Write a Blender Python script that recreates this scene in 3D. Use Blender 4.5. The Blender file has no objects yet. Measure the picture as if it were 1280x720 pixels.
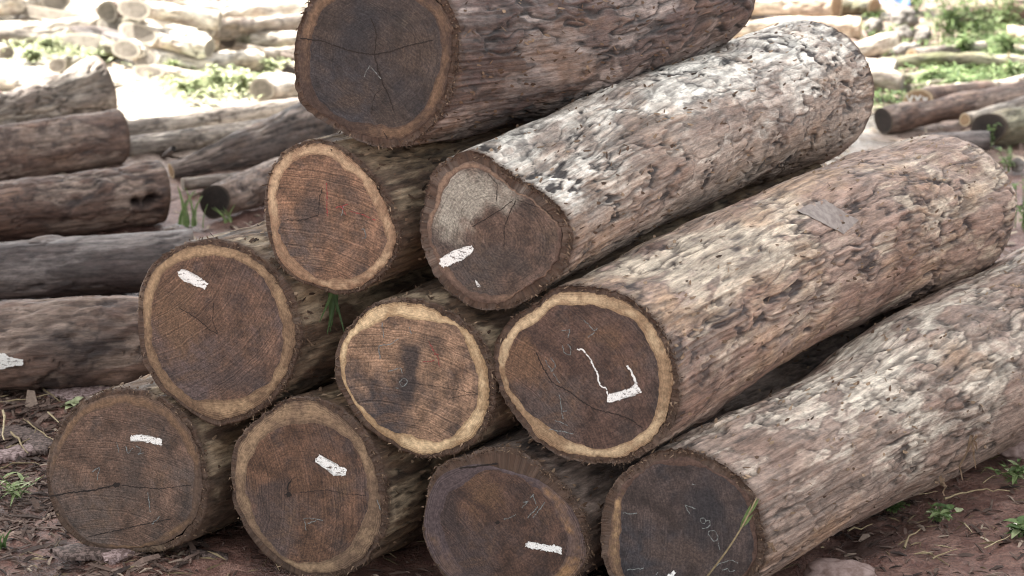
import bpy, bmesh, math, random
import numpy as np
from mathutils import Vector

sc = bpy.context.scene
COL = sc.collection
rng = np.random.default_rng(7)
random.seed(7)

# ------------------------------------------------------------------ camera
F_PX, W_PX, H_PX = 2800.0, 1280.0, 720.0
PITCH = math.radians(16.0)
CAM = np.array([0.0, 0.0, 2.655])
cd = bpy.data.cameras.new('camera')
cam = bpy.data.objects.new('camera', cd)
COL.objects.link(cam)
cam.location = CAM
cam.rotation_euler = (math.pi / 2 - PITCH, 0, 0)
cd.lens = 36.0 * F_PX / W_PX
cd.sensor_width = 36.0
cd.clip_end = 1000
cd.clip_start = 0.1
cd.dof.use_dof = True
cd.dof.focus_distance = 6.9
cd.dof.aperture_fstop = 3.6
sc.camera = cam

# ------------------------------------------------------------------ sky, sun, exposure
SUN_EL, SUN_AZ = math.radians(52), math.radians(-58)      # azimuth from +Y towards +X
w = bpy.data.worlds.new('World')
sc.world = w
w.use_nodes = True
nt = w.node_tree
bg = nt.nodes['Background']
sky = nt.nodes.new('ShaderNodeTexSky')
sky.sky_type = 'NISHITA'
sky.sun_disc = False
sky.sun_elevation = SUN_EL
sky.sun_rotation = SUN_AZ
sky.dust_density = 4.0
sky.ozone_density = 0.6
hs = nt.nodes.new('ShaderNodeHueSaturation')               # thin bright haze: a paler sky
hs.inputs['Saturation'].default_value = 0.12
nt.links.new(sky.outputs[0], hs.inputs['Color'])
nt.links.new(hs.outputs[0], bg.inputs['Color'])
bg.inputs['Strength'].default_value = 0.12
sd = bpy.data.lights.new('sun', 'SUN')
sd.energy = 5.0
sd.angle = math.radians(0.6)
sd.color = (1.0, 0.95, 0.87)
sun = bpy.data.objects.new('sun', sd)
COL.objects.link(sun)
SUN_DIR = Vector((math.sin(SUN_AZ) * math.cos(SUN_EL), math.cos(SUN_AZ) * math.cos(SUN_EL), math.sin(SUN_EL)))
sun.rotation_euler = SUN_DIR.to_track_quat('Z', 'Y').to_euler()
sun.location = SUN_DIR * 40
sc.view_settings.view_transform = 'Standard'
sc.view_settings.look = 'None'
sc.view_settings.gamma = 1.0
sc.view_settings.exposure = 2.32
sc.render.engine = 'CYCLES'
sc.cycles.use_denoising = True
sc.cycles.max_bounces = 6
sc.cycles.pixel_filter_type = 'BLACKMAN_HARRIS'
sc.cycles.filter_width = 1.0

# ------------------------------------------------------------------ projection helpers
FWD = np.array([0, math.cos(PITCH), -math.sin(PITCH)])
UPV = np.array([0, math.sin(PITCH), math.cos(PITCH)])
RGT = np.array([1.0, 0, 0])


def rays(px):
    px = np.atleast_2d(np.asarray(px, float))
    return RGT * ((px[:, :1] - 640) / F_PX) + FWD - UPV * ((px[:, 1:2] - 360) / F_PX)


def on_plane(px, p0, n):
    d = rays(px)
    t = ((p0 - CAM) @ n) / (d @ n)
    return CAM + d * t[:, None]


def on_z(px, z=0.0):
    d = rays(px)
    return CAM + d * ((z - CAM[2]) / d[:, 2])[:, None]


def depth_of(p):
    return float((np.asarray(p) - CAM) @ FWD)


# ------------------------------------------------------------------ noise
def _h(ix, iy, iz, seed):
    n = (ix.astype(np.int64) * 374761393 + iy.astype(np.int64) * 668265263 + iz.astype(np.int64) * 2147483647 + seed * 974634777) & 0xFFFFFFFF
    n = ((n ^ (n >> 13)) * 1274126177) & 0xFFFFFFFF
    n = ((n ^ (n >> 15)) * 2246822519) & 0xFFFFFFFF
    n = n ^ (n >> 16)
    return n.astype(np.float64) / 4294967295.0


def vnoise(p, seed=0):
    i = np.floor(p).astype(np.int64)
    f = p - i
    f = f * f * f * (f * (f * 6 - 15) + 10)
    x, y, z = i[:, 0], i[:, 1], i[:, 2]
    r = 0
    for dx in (0, 1):
        wx = f[:, 0] if dx else 1 - f[:, 0]
        for dy in (0, 1):
            wy = f[:, 1] if dy else 1 - f[:, 1]
            for dz in (0, 1):
                wz = f[:, 2] if dz else 1 - f[:, 2]
                r = r + _h(x + dx, y + dy, z + dz, seed) * wx * wy * wz
    return r


def fbm(p, seed=0, octaves=4, gain=0.5):
    a, s, t = 1.0, 0.0, 0.0
    q = np.array(p, float)
    for o in range(octaves):
        s = s + a * vnoise(q, seed + o * 17)
        t += a
        a *= gain
        q = q * 2.03 + 11.7
    return s / t


def worley(p, seed=0):
    i = np.floor(p).astype(np.int64)
    f1 = np.full(len(p), 9.0)
    f2 = np.full(len(p), 9.0)
    cid = np.zeros(len(p))
    for dx in (-1, 0, 1):
        for dy in (-1, 0, 1):
            for dz in (-1, 0, 1):
                cx, cy, cz = i[:, 0] + dx, i[:, 1] + dy, i[:, 2] + dz
                q = np.stack([cx + _h(cx, cy, cz, seed), cy + _h(cx, cy, cz, seed + 1), cz + _h(cx, cy, cz, seed + 2)], 1)
                d = np.sqrt(((q - p) ** 2).sum(1))
                m = d < f1
                f2 = np.where(m, f1, np.minimum(f2, d))
                cid = np.where(m, _h(cx, cy, cz, seed + 3), cid)
                f1 = np.where(m, d, f1)
    return f1, f2, cid


def sstep(a, b, x):
    t = np.clip((x - a) / (b - a), 0, 1)
    return t * t * (3 - 2 * t)


# ------------------------------------------------------------------ mesh / object helpers
def make_mesh(name, verts, faces, mat=None, smooth=True, attrs=None):
    me = bpy.data.meshes.new(name)
    verts = np.asarray(verts, np.float32)
    if isinstance(faces, np.ndarray):
        nf, k = faces.shape
        me.vertices.add(len(verts))
        me.vertices.foreach_set('co', verts.ravel())
        me.loops.add(nf * k)
        me.loops.foreach_set('vertex_index', faces.astype(np.int32).ravel())
        me.polygons.add(nf)
        me.polygons.foreach_set('loop_start', np.arange(nf, dtype=np.int32) * k)
        me.update(calc_edges=True)
    else:
        me.from_pydata(verts.tolist(), [], faces)
    me.validate()
    me.polygons.foreach_set('use_smooth', np.full(len(me.polygons), bool(smooth)))
    for an, (typ, data) in (attrs or {}).items():
        at = me.attributes.new(an, typ, 'POINT')
        at.data.foreach_set({'FLOAT_COLOR': 'color', 'FLOAT_VECTOR': 'vector'}.get(typ, 'value'), np.asarray(data, np.float32).ravel())
    if mat:
        me.materials.append(mat)
    me.update()
    return me


def add(name, me, parent=None, loc=None):
    o = bpy.data.objects.new(name, me)
    COL.objects.link(o)
    if parent is not None:
        o.parent = parent
    if loc is not None:
        o.location = loc
    return o


def tag(o, label=None, cat=None, group=None, kind=None):
    if label: o['label'] = label
    if cat: o['category'] = cat
    if group: o['group'] = group
    if kind: o['kind'] = kind
    return o


def thing(name, label, cat, loc, group=None):
    o = bpy.data.objects.new(name, None)
    o.empty_display_size = 0.1
    COL.objects.link(o)
    o.location = loc
    return tag(o, label, cat, group)


def grid_faces(rows, cols, wrap=True, base=0):
    r = np.arange(rows - 1)[:, None]
    c = np.arange(cols if wrap else cols - 1)[None, :]
    c2 = (c + 1) % cols
    f = np.stack([r * cols + c, r * cols + c2, (r + 1) * cols + c2, (r + 1) * cols + c], -1).reshape(-1, 4)
    return f + base


class Soup:
    """collects small pieces with one colour value each into one mesh"""
    def __init__(s):
        s.v, s.f, s.c, s.n = [], [], [], 0

    def put(s, v, f, c=0.5):
        v = np.asarray(v, float)
        s.v.append(v)
        s.f.extend([tuple(i + s.n for i in q) for q in f])
        s.c.append(np.full(len(v), c) if np.isscalar(c) else np.asarray(c))
        s.n += len(v)

    def mesh(s, name, mat, smooth=False, origin=None):
        v = np.concatenate(s.v)
        if origin is not None:
            v = v - np.asarray(origin)
        return make_mesh(name, v, s.f, mat, smooth, {'tone': ('FLOAT', np.concatenate(s.c))})


# ------------------------------------------------------------------ materials
class NT:
    def __init__(s, name):
        s.m = bpy.data.materials.new(name)
        s.m.use_nodes = True
        s.t = s.m.node_tree
        s.b = s.t.nodes['Principled BSDF']
        s.pos = None

    def n(s, typ, **kw):
        nd = s.t.nodes.new(typ)
        for k, v in kw.items():
            setattr(nd, k, v)
        return nd

    def link(s, a, b):
        s.t.links.new(a, b)

    def val(s, sock, v):
        if hasattr(v, 'is_output') or isinstance(v, bpy.types.NodeSocket):
            s.link(v, sock)
        else:
            sock.default_value = v if not isinstance(v, tuple) or len(v) != 3 or sock.type != 'RGBA' else (*v, 1)

    def coord(s):
        if s.pos is None:
            s.pos = s.n('ShaderNodeTexCoord').outputs['Object']
        return s.pos

    def noise(s, scale, detail=3, rough=0.55, dim='3D', vec=None, wv=None, dist=0.0, stretch=None):
        nd = s.n('ShaderNodeTexNoise', noise_dimensions=dim)
        nd.inputs['Scale'].default_value = scale
        nd.inputs['Detail'].default_value = detail
        nd.inputs['Roughness'].default_value = rough
        nd.inputs['Distortion'].default_value = dist
        if dim == '1D':
            s.val(nd.inputs['W'], wv)
        else:
            v = vec if vec is not None else s.coord()
            if stretch:
                mp = s.n('ShaderNodeMapping')
                mp.inputs['Scale'].default_value = stretch
                s.link(v, mp.inputs['Vector'])
                v = mp.outputs[0]
            s.link(v, nd.inputs['Vector'])
        return nd.outputs['Fac']

    def math(s, op, a, b=0.5, c=None, clamp=False):
        nd = s.n('ShaderNodeMath', operation=op, use_clamp=clamp)
        s.val(nd.inputs[0], a)
        s.val(nd.inputs[1], b)
        if c is not None: s.val(nd.inputs[2], c)
        return nd.outputs[0]

    def ramp(s, x, lo, hi, a=0.0, b=1.0):
        nd = s.n('ShaderNodeMapRange', clamp=True)
        nd.interpolation_type = 'SMOOTHSTEP'
        s.val(nd.inputs['Value'], x)
        nd.inputs['From Min'].default_value = lo
        nd.inputs['From Max'].default_value = hi
        nd.inputs['To Min'].default_value = a
        nd.inputs['To Max'].default_value = b
        return nd.outputs['Result']

    def mix(s, fac, a, b, mode='MIX'):
        nd = s.n('ShaderNodeMix', data_type='RGBA', blend_type=mode)
        s.val(nd.inputs[0], fac)
        s.val(nd.inputs[6], a)
        s.val(nd.inputs[7], b)
        return nd.outputs[2]

    def attr(s, name, out='Fac'):
        return s.n('ShaderNodeAttribute', attribute_name=name).outputs[out]

    def sep(s, c):
        nd = s.n('ShaderNodeSeparateColor')
        s.link(c, nd.inputs[0])
        return nd.outputs

    def scale_col(s, c, f):
        nd = s.n('ShaderNodeVectorMath', operation='SCALE')
        s.val(nd.inputs[0], c)
        s.val(nd.inputs['Scale'], f)
        return nd.outputs[0]

    def bump(s, h, strength=0.4, dist=0.004):
        nd = s.n('ShaderNodeBump')
        nd.inputs['Strength'].default_value = strength
        nd.inputs['Distance'].default_value = dist
        s.link(h, nd.inputs['Height'])
        s.link(nd.outputs[0], s.b.inputs['Normal'])

    def done(s, col, rough=0.85, spec=0.3):
        s.val(s.b.inputs['Base Color'], col)
        s.val(s.b.inputs['Roughness'], rough)
        s.b.inputs['Specular IOR Level'].default_value = spec
        return s.m


def bark_mat(name, dark, mid, pale, warm, lip=(0.07, 0.042, 0.028), bumpd=0.0055, mud=None):
    k = NT(name)
    k.pos = k.attr('cyl', 'Vector')            # round the log and along it
    at = k.sep(k.attr('bk', 'Color'))          # r pale, g crack/dark, b hue
    f1 = k.noise(36, 5, 0.65, stretch=(1, 1, 0.35))
    f2 = k.noise(140, 4, 0.7, stretch=(1, 1, 0.3))
    f3 = k.noise(8, 4, 0.6, stretch=(1, 1, 0.5))
    pf = k.ramp(k.math('ADD', at[0], k.math('MULTIPLY', k.math('SUBTRACT', f1, 0.5), 1.3)), 0.25, 0.8)
    col = k.mix(pf, mid, pale)
    wf = k.ramp(k.math('ADD', at[2], k.math('MULTIPLY', k.math('SUBTRACT', f3, 0.5), 1.6)), 0.5, 0.95)
    col = k.mix(k.math('MULTIPLY', wf, 0.75), col, warm)
    big_ = k.noise(4.5, 5, 0.68, stretch=(1, 1, 0.45), dist=0.4)
    col = k.mix(k.math('MULTIPLY', k.ramp(big_, 0.47, 0.64), 0.72), col, mud or (mid[0] * 0.58, mid[1] * 0.5, mid[2] * 0.5))
    strk = k.noise(44, 4, 0.65, stretch=(1, 1, 0.07))
    col = k.scale_col(col, k.ramp(strk, 0.3, 0.7, 0.66, 1.36))
    spk = k.ramp(f2, 0.56, 0.70)
    col = k.mix(k.math('MULTIPLY', spk, 0.55), col, dark)
    drk = k.ramp(k.noise(26, 5, 0.72, stretch=(1, 1, 0.32)), 0.57, 0.70)
    col = k.mix(k.math('MULTIPLY', drk, 0.5), col, dark)
    col = k.mix(at[1], col, dark)
    col = k.mix(k.attr('lip'), col, lip)
    g = k.noise(62, 5, 0.75, stretch=(1, 1, 0.28))
    col = k.scale_col(col, k.ramp(g, 0.28, 0.72, 0.58, 1.38))
    h = k.math('ADD', k.math('ADD', k.math('MULTIPLY', f2, 0.7), k.math('MULTIPLY', g, 0.6)), strk)
    k.bump(h, 1.0, bumpd)
    return k.done(col, k.ramp(f1, 0.3, 0.7, 0.5, 0.9), 0.4)


def heart_mat(name, base, darkc, palec, warmc, sawdir, saw=0.35, ring=0.4):
    ring *= 0.6; saw *= 0.95
    base = (base[0] * 1.14, base[1] * 1.02, base[2] * 0.92); darkc = (darkc[0] * 1.05, darkc[1] * 0.97, darkc[2] * 0.86); warmc = (warmc[0] * 1.05, warmc[1] * 1.02, warmc[2])
    k = NT(name)
    rr = k.attr('rr')
    bl = k.sep(k.attr('bl', 'Color'))
    wob = k.noise(14, 3, 0.5)
    rings = k.noise(1.0, 3, 0.7, '1D', wv=k.math('ADD', k.math('MULTIPLY', rr, 260.0), k.math('MULTIPLY', wob, 5.0)))
    broad = k.noise(1.0, 1, 0.5, '1D', wv=k.math('ADD', k.math('MULTIPLY', rr, 55.0), k.math('MULTIPLY', wob, 3.0)))
    dt = k.n('ShaderNodeVectorMath', operation='DISTANCE')          # the bar of the saw swung round one side
    k.link(k.coord(), dt.inputs[0])
    dt.inputs[1].default_value = tuple(-0.55 * c_ for c_ in sawdir)
    sw = k.noise(1.0, 4, 0.7, '1D', wv=k.math('ADD', k.math('MULTIPLY', dt.outputs['Value'], 190.0), k.math('MULTIPLY', wob, 4.0)))
    patch = k.noise(5.5, 4, 0.6)
    patch2 = k.noise(11, 4, 0.65, dist=0.6)
    fine = k.noise(170, 3, 0.7)
    col = k.mix(k.ramp(patch, 0.44, 0.66), base, darkc)
    smr = k.noise(8, 6, 0.72, dist=0.5)
    col = k.scale_col(col, k.ramp(smr, 0.3, 0.7, 0.5, 1.6))
    wf = k.ramp(k.math('ADD', k.math('MULTIPLY', bl[2], 0.5), patch2), 0.5, 0.85)
    col = k.mix(k.math('MULTIPLY', wf, 0.8), col, warmc)
    pf = k.ramp(k.math('ADD', bl[1], k.math('MULTIPLY', k.math('SUBTRACT', patch2, 0.5), 1.3)), 0.2, 1.15)
    col = k.mix(pf, col, palec)
    df = k.ramp(k.math('ADD', bl[0], k.math('MULTIPLY', k.math('SUBTRACT', patch2, 0.5), 0.8)), 0.2, 0.95)
    col = k.mix(k.math('MULTIPLY', df, 0.93), col, darkc)
    v = k.math('ADD', k.ramp(rings, 0.3, 0.7, 1 - ring, 1 + ring), k.ramp(sw, 0.3, 0.7, -saw, saw))
    v = k.math('ADD', v, k.ramp(broad, 0.35, 0.65, -0.07, 0.07))
    v = k.math('MULTIPLY', v, k.ramp(fine, 0.3, 0.7, 0.62, 1.42))
    grit = k.noise(60, 5, 0.75)
    v = k.math('MULTIPLY', v, k.ramp(grit, 0.3, 0.7, 0.86, 1.18))
    col = k.scale_col(col, v)
    k.bump(k.math('ADD', sw, k.math('MULTIPLY', fine, 0.6)), 0.6, 0.003)
    return k.done(col, k.ramp(patch2, 0.3, 0.7, 0.55, 0.8), 0.35)


def sap_mat(name, base, darkc, amount=0.4):
    k = NT(name)
    q = k.attr('rr')
    bl = k.attr('sd')
    n1 = k.noise(16, 4, 0.6)
    n2 = k.noise(90, 4, 0.7)
    rings = k.noise(1.0, 2, 0.6, '1D', wv=k.math('ADD', k.math('MULTIPLY', q, 16.0), k.math('MULTIPLY', n1, 3.0)))
    f = k.ramp(k.math('ADD', bl, k.math('MULTIPLY', k.math('SUBTRACT', n1, 0.5), 2.2)), 0.15, 0.85)
    col = k.mix(f, base, darkc)
    edge = k.ramp(k.math('ADD', q, k.math('MULTIPLY', k.math('SUBTRACT', n1, 0.5), 0.9)), 0.55, 1.0)
    col = k.mix(k.math('MULTIPLY', edge, 0.75), col, darkc)
    inn = k.ramp(k.math('ADD', q, k.math('MULTIPLY', k.math('SUBTRACT', n1, 0.5), 0.7)), 0.30, -0.08)
    col = k.mix(k.math('MULTIPLY', inn, 0.8), col, darkc)
    st7 = k.noise(5.5, 5, 0.7)
    col = k.mix(k.math('MULTIPLY', k.ramp(st7, 0.47, 0.62), 0.8), col, darkc)
    v = k.math('MULTIPLY', k.ramp(rings, 0.3, 0.7, 0.75, 1.2), k.ramp(n2, 0.25, 0.75, 0.6, 1.35))
    col = k.scale_col(col, v)
    k.bump(n2, 0.35, 0.003)
    return k.done(col, 0.8, 0.25)


def flat_mat(name, c, c2=None, scale=60, rough=0.8, lo=0.35, hi=0.65, spec=0.3):
    k = NT(name)
    n = k.noise(scale, 4, 0.65)
    col = k.mix(k.ramp(n, lo, hi), c, c2 if c2 else c)
    return k.done(col, rough, spec)


def tone_mat(name, cols, rough=0.85, scale=80, trans=0.0):
    """colour by per-piece tone through a ramp"""
    k = NT(name)
    r = k.n('ShaderNodeValToRGB')
    el = r.color_ramp.elements
    while len(el) < len(cols): el.new(0.5)
    for i, c in enumerate(cols):
        el[i].position = i / max(1, len(cols) - 1)
        el[i].color = (*c, 1)
    k.link(k.attr('tone'), r.inputs[0])
    n = k.noise(scale, 3, 0.6)
    col = k.scale_col(r.outputs[0], k.ramp(n, 0.25, 0.75, 0.75, 1.25))
    m = k.done(col, rough, 0.3)
    if trans:
        tr = k.n('ShaderNodeBsdfTranslucent')
        k.link(col, tr.inputs[0])
        mx = k.n('ShaderNodeMixShader')
        mx.inputs[0].default_value = trans
        k.link(k.b.outputs[0], mx.inputs[1])
        k.link(tr.outputs[0], mx.inputs[2])
        k.link(mx.outputs[0], k.t.nodes['Material Output'].inputs['Surface'])
    return m


def paint_mat():
    k = NT('white_paint')
    a1 = k.noise(85, 4, 0.7, stretch=(0.5, 1, 1.6))
    a2 = k.noise(420, 2, 0.6)
    col = k.mix(k.ramp(a2, 0.4, 0.7), (0.80, 0.80, 0.77), (0.58, 0.56, 0.52))
    m = k.done(col, 0.7, 0.25)
    tr = k.n('ShaderNodeBsdfTransparent')
    mx = k.n('ShaderNodeMixShader')
    k.link(k.ramp(k.math('ADD', a1, k.math('MULTIPLY', a2, 0.35)), 0.72, 0.83), mx.inputs[0])
    k.link(k.b.outputs[0], mx.inputs[1]); k.link(tr.outputs[0], mx.inputs[2])
    k.link(mx.outputs[0], k.t.nodes['Material Output'].inputs['Surface'])
    return m


M_PAINT = paint_mat()
M_CHALK = flat_mat('chalk', (0.20, 0.215, 0.21), (0.09, 0.085, 0.08), 160, 0.9, 0.4, 0.62)
M_REDCHALK = flat_mat('red_chalk', (0.30, 0.06, 0.06), (0.13, 0.06, 0.045), 160, 0.9, 0.4, 0.62)
M_BLAZE = flat_mat('blaze_grey', (0.19, 0.157, 0.14), (0.28, 0.24, 0.215), 45, 0.7)
M_CRACK = flat_mat('crack_dark', (0.018, 0.013, 0.011))
M_FIBRE = tone_mat('bark_fibre', [(0.035, 0.022, 0.015), (0.10, 0.062, 0.04), (0.27, 0.19, 0.125)])
M_CHIP = tone_mat('chip_wood', [(0.03, 0.02, 0.017), (0.085, 0.055, 0.043), (0.15, 0.105, 0.085), (0.36, 0.29, 0.22)])
M_LEAF = tone_mat('weed_leaf', [(0.045, 0.078, 0.028), (0.095, 0.15, 0.05), (0.19, 0.255, 0.10), (0.40, 0.43, 0.26)], 0.6, 50, 0.3)
M_STALK = tone_mat('dry_stalk', [(0.12, 0.09, 0.05), (0.28, 0.22, 0.13), (0.45, 0.38, 0.24)])

# ------------------------------------------------------------------ ground
def ground_h(x, y):
    p = np.stack([x, y, np.zeros_like(x)], 1)
    near = sstep(40, 16, y) 
    h = (fbm(p * 1.3, 3, 3) - 0.5) * 0.05 + (fbm(p * 7, 5, 4) - 0.5) * 0.035 + (fbm(p * 25, 9, 3) - 0.5) * 0.014
    rut = (1 - np.abs(2 * vnoise(p * np.array([2.2, 6, 1]), 31) - 1)) ** 3 * -0.012
    return (h + rut) * near - 0.004 + 0 * y


def build_ground():
    xs = np.concatenate([-np.geomspace(400, 3.6, 26), np.linspace(-3.5, 3.5, 330), np.geomspace(3.6, 400, 26)])
    ys = np.concatenate([-np.geomspace(200, 0.5, 12), np.linspace(0.5, 4.4, 10), np.linspace(4.45, 9.5, 300), np.linspace(9.55, 20, 240), np.geomspace(20.3, 600, 26)])
    X, Y = np.meshgrid(xs, ys)
    x, y = X.ravel(), Y.ravel()
    z = ground_h(x, y)
    p = np.stack([x, y, 0 * x], 1)
    dry = sstep(10.4, 13.0, y + (fbm(p * 0.9, 41, 4) - 0.5) * 4) * (1 - 0.75 * sstep(1.3, 2.4, x + (fbm(p * 1.4, 43, 3) - 0.5) * 1.2))
    me = make_mesh('ground', np.stack([x, y, z], 1), grid_faces(len(ys), len(xs), False)[:, :], None, True, {'dry': ('FLOAT', dry)})
    k = NT('red_mud')
    n1 = k.noise(2.2, 5, 0.6)
    n2 = k.noise(16, 5, 0.68)
    n3 = k.noise(75, 4, 0.7)
    col = k.mix(k.ramp(n2, 0.36, 0.66), (0.115, 0.050, 0.036), (0.22, 0.122, 0.092))
    col = k.mix(k.ramp(n1, 0.5, 0.66), col, (0.08, 0.043, 0.034))
    wet = k.ramp(n1, 0.52, 0.62)
    dryc = k.mix(k.ramp(n2, 0.38, 0.64), (0.34, 0.29, 0.225), (0.56, 0.51, 0.43))
    col = k.mix(k.attr('dry'), col, dryc)
    col = k.scale_col(col, k.ramp(n3, 0.28, 0.72, 0.6, 1.35))
    k.bump(k.math('ADD', n3, n2), 1.0, 0.014)
    me.materials.append(k.done(col, k.math('SUBTRACT', 0.55, k.math('MULTIPLY', wet, 0.33)), 0.5))
    tag(add('ground', me), kind='structure')


build_ground()

# ------------------------------------------------------------------ the stacked logs
def crop(x0, y0, s, pts):
    return [(x0 + a / s, y0 + b / s) for a, b in pts]


# common plane of the sawn ends: fitted to where the four bottom logs touch the ground
CONTACT = on_z([(160, 691), (388, 725), (632, 758), (848, 766)], 0.0)
_A = np.stack([CONTACT[:, 0], np.ones(4)], 1)
_sl, _ic = np.linalg.lstsq(_A, CONTACT[:, 1], rcond=None)[0]
FN = np.array([_sl, -1.0, 0.0]); FN /= np.linalg.norm(FN)            # faces the camera
FP = np.array([0.0, _ic, 0.0])


def polar(outline, c, ang, seed=0, jit=0.0):
    o = np.asarray(outline, float) - np.asarray(c)
    a = np.arctan2(-o[:, 1], o[:, 0])
    r = np.hypot(o[:, 0], o[:, 1])
    i = np.argsort(a)
    a, r = a[i], r[i]
    a = np.concatenate([a - 2 * np.pi, a, a + 2 * np.pi])
    r = np.concatenate([r, r, r])
    # Catmull-Rom (non uniform) interpolation
    m = np.gradient(r, a)
    k = np.clip(np.searchsorted(a, ang) - 1, 0, len(a) - 2)
    hh = a[k + 1] - a[k]
    t = (ang - a[k]) / hh
    res = (2 * t**3 - 3 * t**2 + 1) * r[k] + (t**3 - 2 * t**2 + t) * hh * m[k] + (-2 * t**3 + 3 * t**2) * r[k + 1] + (t**3 - t**2) * hh * m[k + 1]
    if jit:
        p = np.stack([np.cos(ang), np.sin(ang), 0 * ang], 1)
        res = res + (fbm(p * 9, seed, 3) - 0.5) * 2 * jit
    return res


def angles(n, focus=True):
    if not focus:
        return np.linspace(-np.pi, np.pi, n, endpoint=False)
    g = np.linspace(-np.pi, np.pi, 2000)
    wgt = 1.0 + 3.2 * sstep(-1.75, -1.2, g) * (1 - sstep(2.3, 2.8, g))
    c = np.concatenate([[0], np.cumsum((wgt[1:] + wgt[:-1]) / 2)])
    c /= c[-1]
    return np.interp(np.arange(n) / n, c, g)


def bark_field(q, s, st, seed):
    """radial displacement (m) and colour channels for cylinder coordinates q (m)"""
    wq = q + (np.stack([fbm(q * 7, seed + 91, 2), fbm(q * 7, seed + 92, 2), fbm(q * 7, seed + 93, 2)], 1) - 0.5) * 0.06
    A = np.array([1, 1, st.get('stretch', 0.3)])
    big = (fbm(q * np.array([2.6, 2.6, 1.6]), seed, 3) - 0.5) * st.get('big', 0.045)
    mid = (fbm(wq * np.array([11, 11, 2.6]), seed + 5, 4, 0.42) - 0.5) * st.get('mid', 0.02)
    pm = fbm(wq * A * st.get('pscale', 11), seed + 11, 5, 0.48)
    thr = st.get('thr', 0.5)
    m = sstep(thr - 0.06, thr + 0.06, pm)
    rough = 0.25 + 0.8 * sstep(0.36, 0.64, fbm(q * np.array([3.2, 3.2, 2.0]), seed + 15, 3))
    edge = np.exp(-((pm - thr) / 0.022) ** 2)
    rid = 1 - np.abs(2 * fbm(wq * np.array([24, 24, 4.0]), seed + 21, 3) - 1)
    furrow = sstep(0.86, 0.985, rid) * sstep(0.38, 0.56, fbm(q * np.array([6, 6, 3]), seed + 22, 2))
    f1, f2, cid = worley(wq * np.array([24, 24, st.get('cstretch', 12)]) + 3, seed + 31)
    cr = sstep(0.10, 0.0, f2 - f1) * sstep(0.42, 0.62, fbm(q * 22, seed + 33, 2))
    cm = sstep(0.46, 0.60, fbm(q * np.array([5, 5, 3.2]), seed + 41, 3))
    cr = cr * cm * st.get('crack', 1.0)
    fl = fbm(wq * np.array([36, 36, 13]), seed + 51, 3, 0.55)
    fleck = sstep(0.60, 0.68, fl) * sstep(0.40, 0.55, fbm(q * 6, seed + 52, 3)) * st.get('fleck', 0.6)
    fine = (fbm(q * np.array([75, 75, 16]), seed + 61, 2) - 0.5) * st.get('fine', 0.0045)
    rk = np.random.default_rng(seed + 400)
    for _ in range(st.get('knots', 7)):
        i_ = rk.integers(len(q)); rad_ = rk.uniform(0.035, 0.10)
        d_ = np.sqrt((((q - q[i_]) * np.array([1, 1, 0.6])) ** 2).sum(1)) / rad_
        big = big + np.exp(-d_ ** 2) * rk.uniform(-0.008, 0.020) - 0.006 * np.exp(-((d_ - 1.0) / 0.25) ** 2)
    disp = big + rough * (mid + m * st.get('plate', 0.007) + fine) - furrow * st.get('furrow', 0.007) - cr * 0.004 - fleck * 0.005
    disp += (cid - 0.5) * 0.0015 * cm
    pale = np.clip((1 - m) * st.get('pale_in', 0.85) + st.get('pale_all', 0.0) + (fbm(q * 4, seed + 71, 3) - 0.5) * 0.7 + (cid - 0.5) * 0.12 * cm, 0, 1)
    dark = np.clip(cr * 0.9 + fleck * 0.8 + furrow * (0.25 + st.get('furrow_dark', 0.35)) + edge * st.get('edge_dark', 0.35), 0, 1)
    hue = np.clip(fbm(q * np.array([4, 4, 2.5]), seed + 81, 4) + st.get('hue', 0.0), 0, 1)
    return disp, np.stack([pale, dark, hue, np.ones_like(pale)], 1)


AXIS = None


def strip(pts3, wid, n, lift):
    """ribbon of quads lying on a plane with normal n"""
    p = np.asarray(pts3)
    d = np.gradient(p, axis=0)
    d /= np.linalg.norm(d, axis=1)[:, None] + 1e-9
    s = np.cross(d, n)
    wv = (wid if np.ndim(wid) else np.full(len(p), wid))[:, None]
    v = np.concatenate([p + s * wv / 2, p - s * wv / 2]) + n * lift
    k = len(p)
    f = [(i, i + 1, k + i + 1, k + i) for i in range(k - 1)]
    return v, f


def smooth_line(pts, step=2.0, jit=0.35, seed=0):
    p = np.asarray(pts, float)
    d = np.concatenate([[0], np.cumsum(np.hypot(*np.diff(p, axis=0).T))])
    n = max(3, int(d[-1] / step))
    t = np.linspace(0, d[-1], n)
    r = np.random.default_rng(seed)
    q = np.stack([np.interp(t, d, p[:, 0]), np.interp(t, d, p[:, 1])], 1)
    if n > 4:
        q[1:-1] = (q[:-2] + 2 * q[1:-1] + q[2:]) / 4
    q[1:-1] += r.normal(0, jit, (len(q) - 2, 2))
    return q


def ragged(poly, step=2.0, jit=0.7, seed=0):
    p = np.asarray(poly, float)
    r = np.random.default_rng(seed)
    out = []
    for a, b in zip(p, np.roll(p, -1, 0)):
        L = np.hypot(*(b - a))
        n = max(1, int(L / step))
        for i in range(n):
            out.append(a + (b - a) * i / n + r.normal(0, jit, 2))
    return np.asarray(out)


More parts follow.
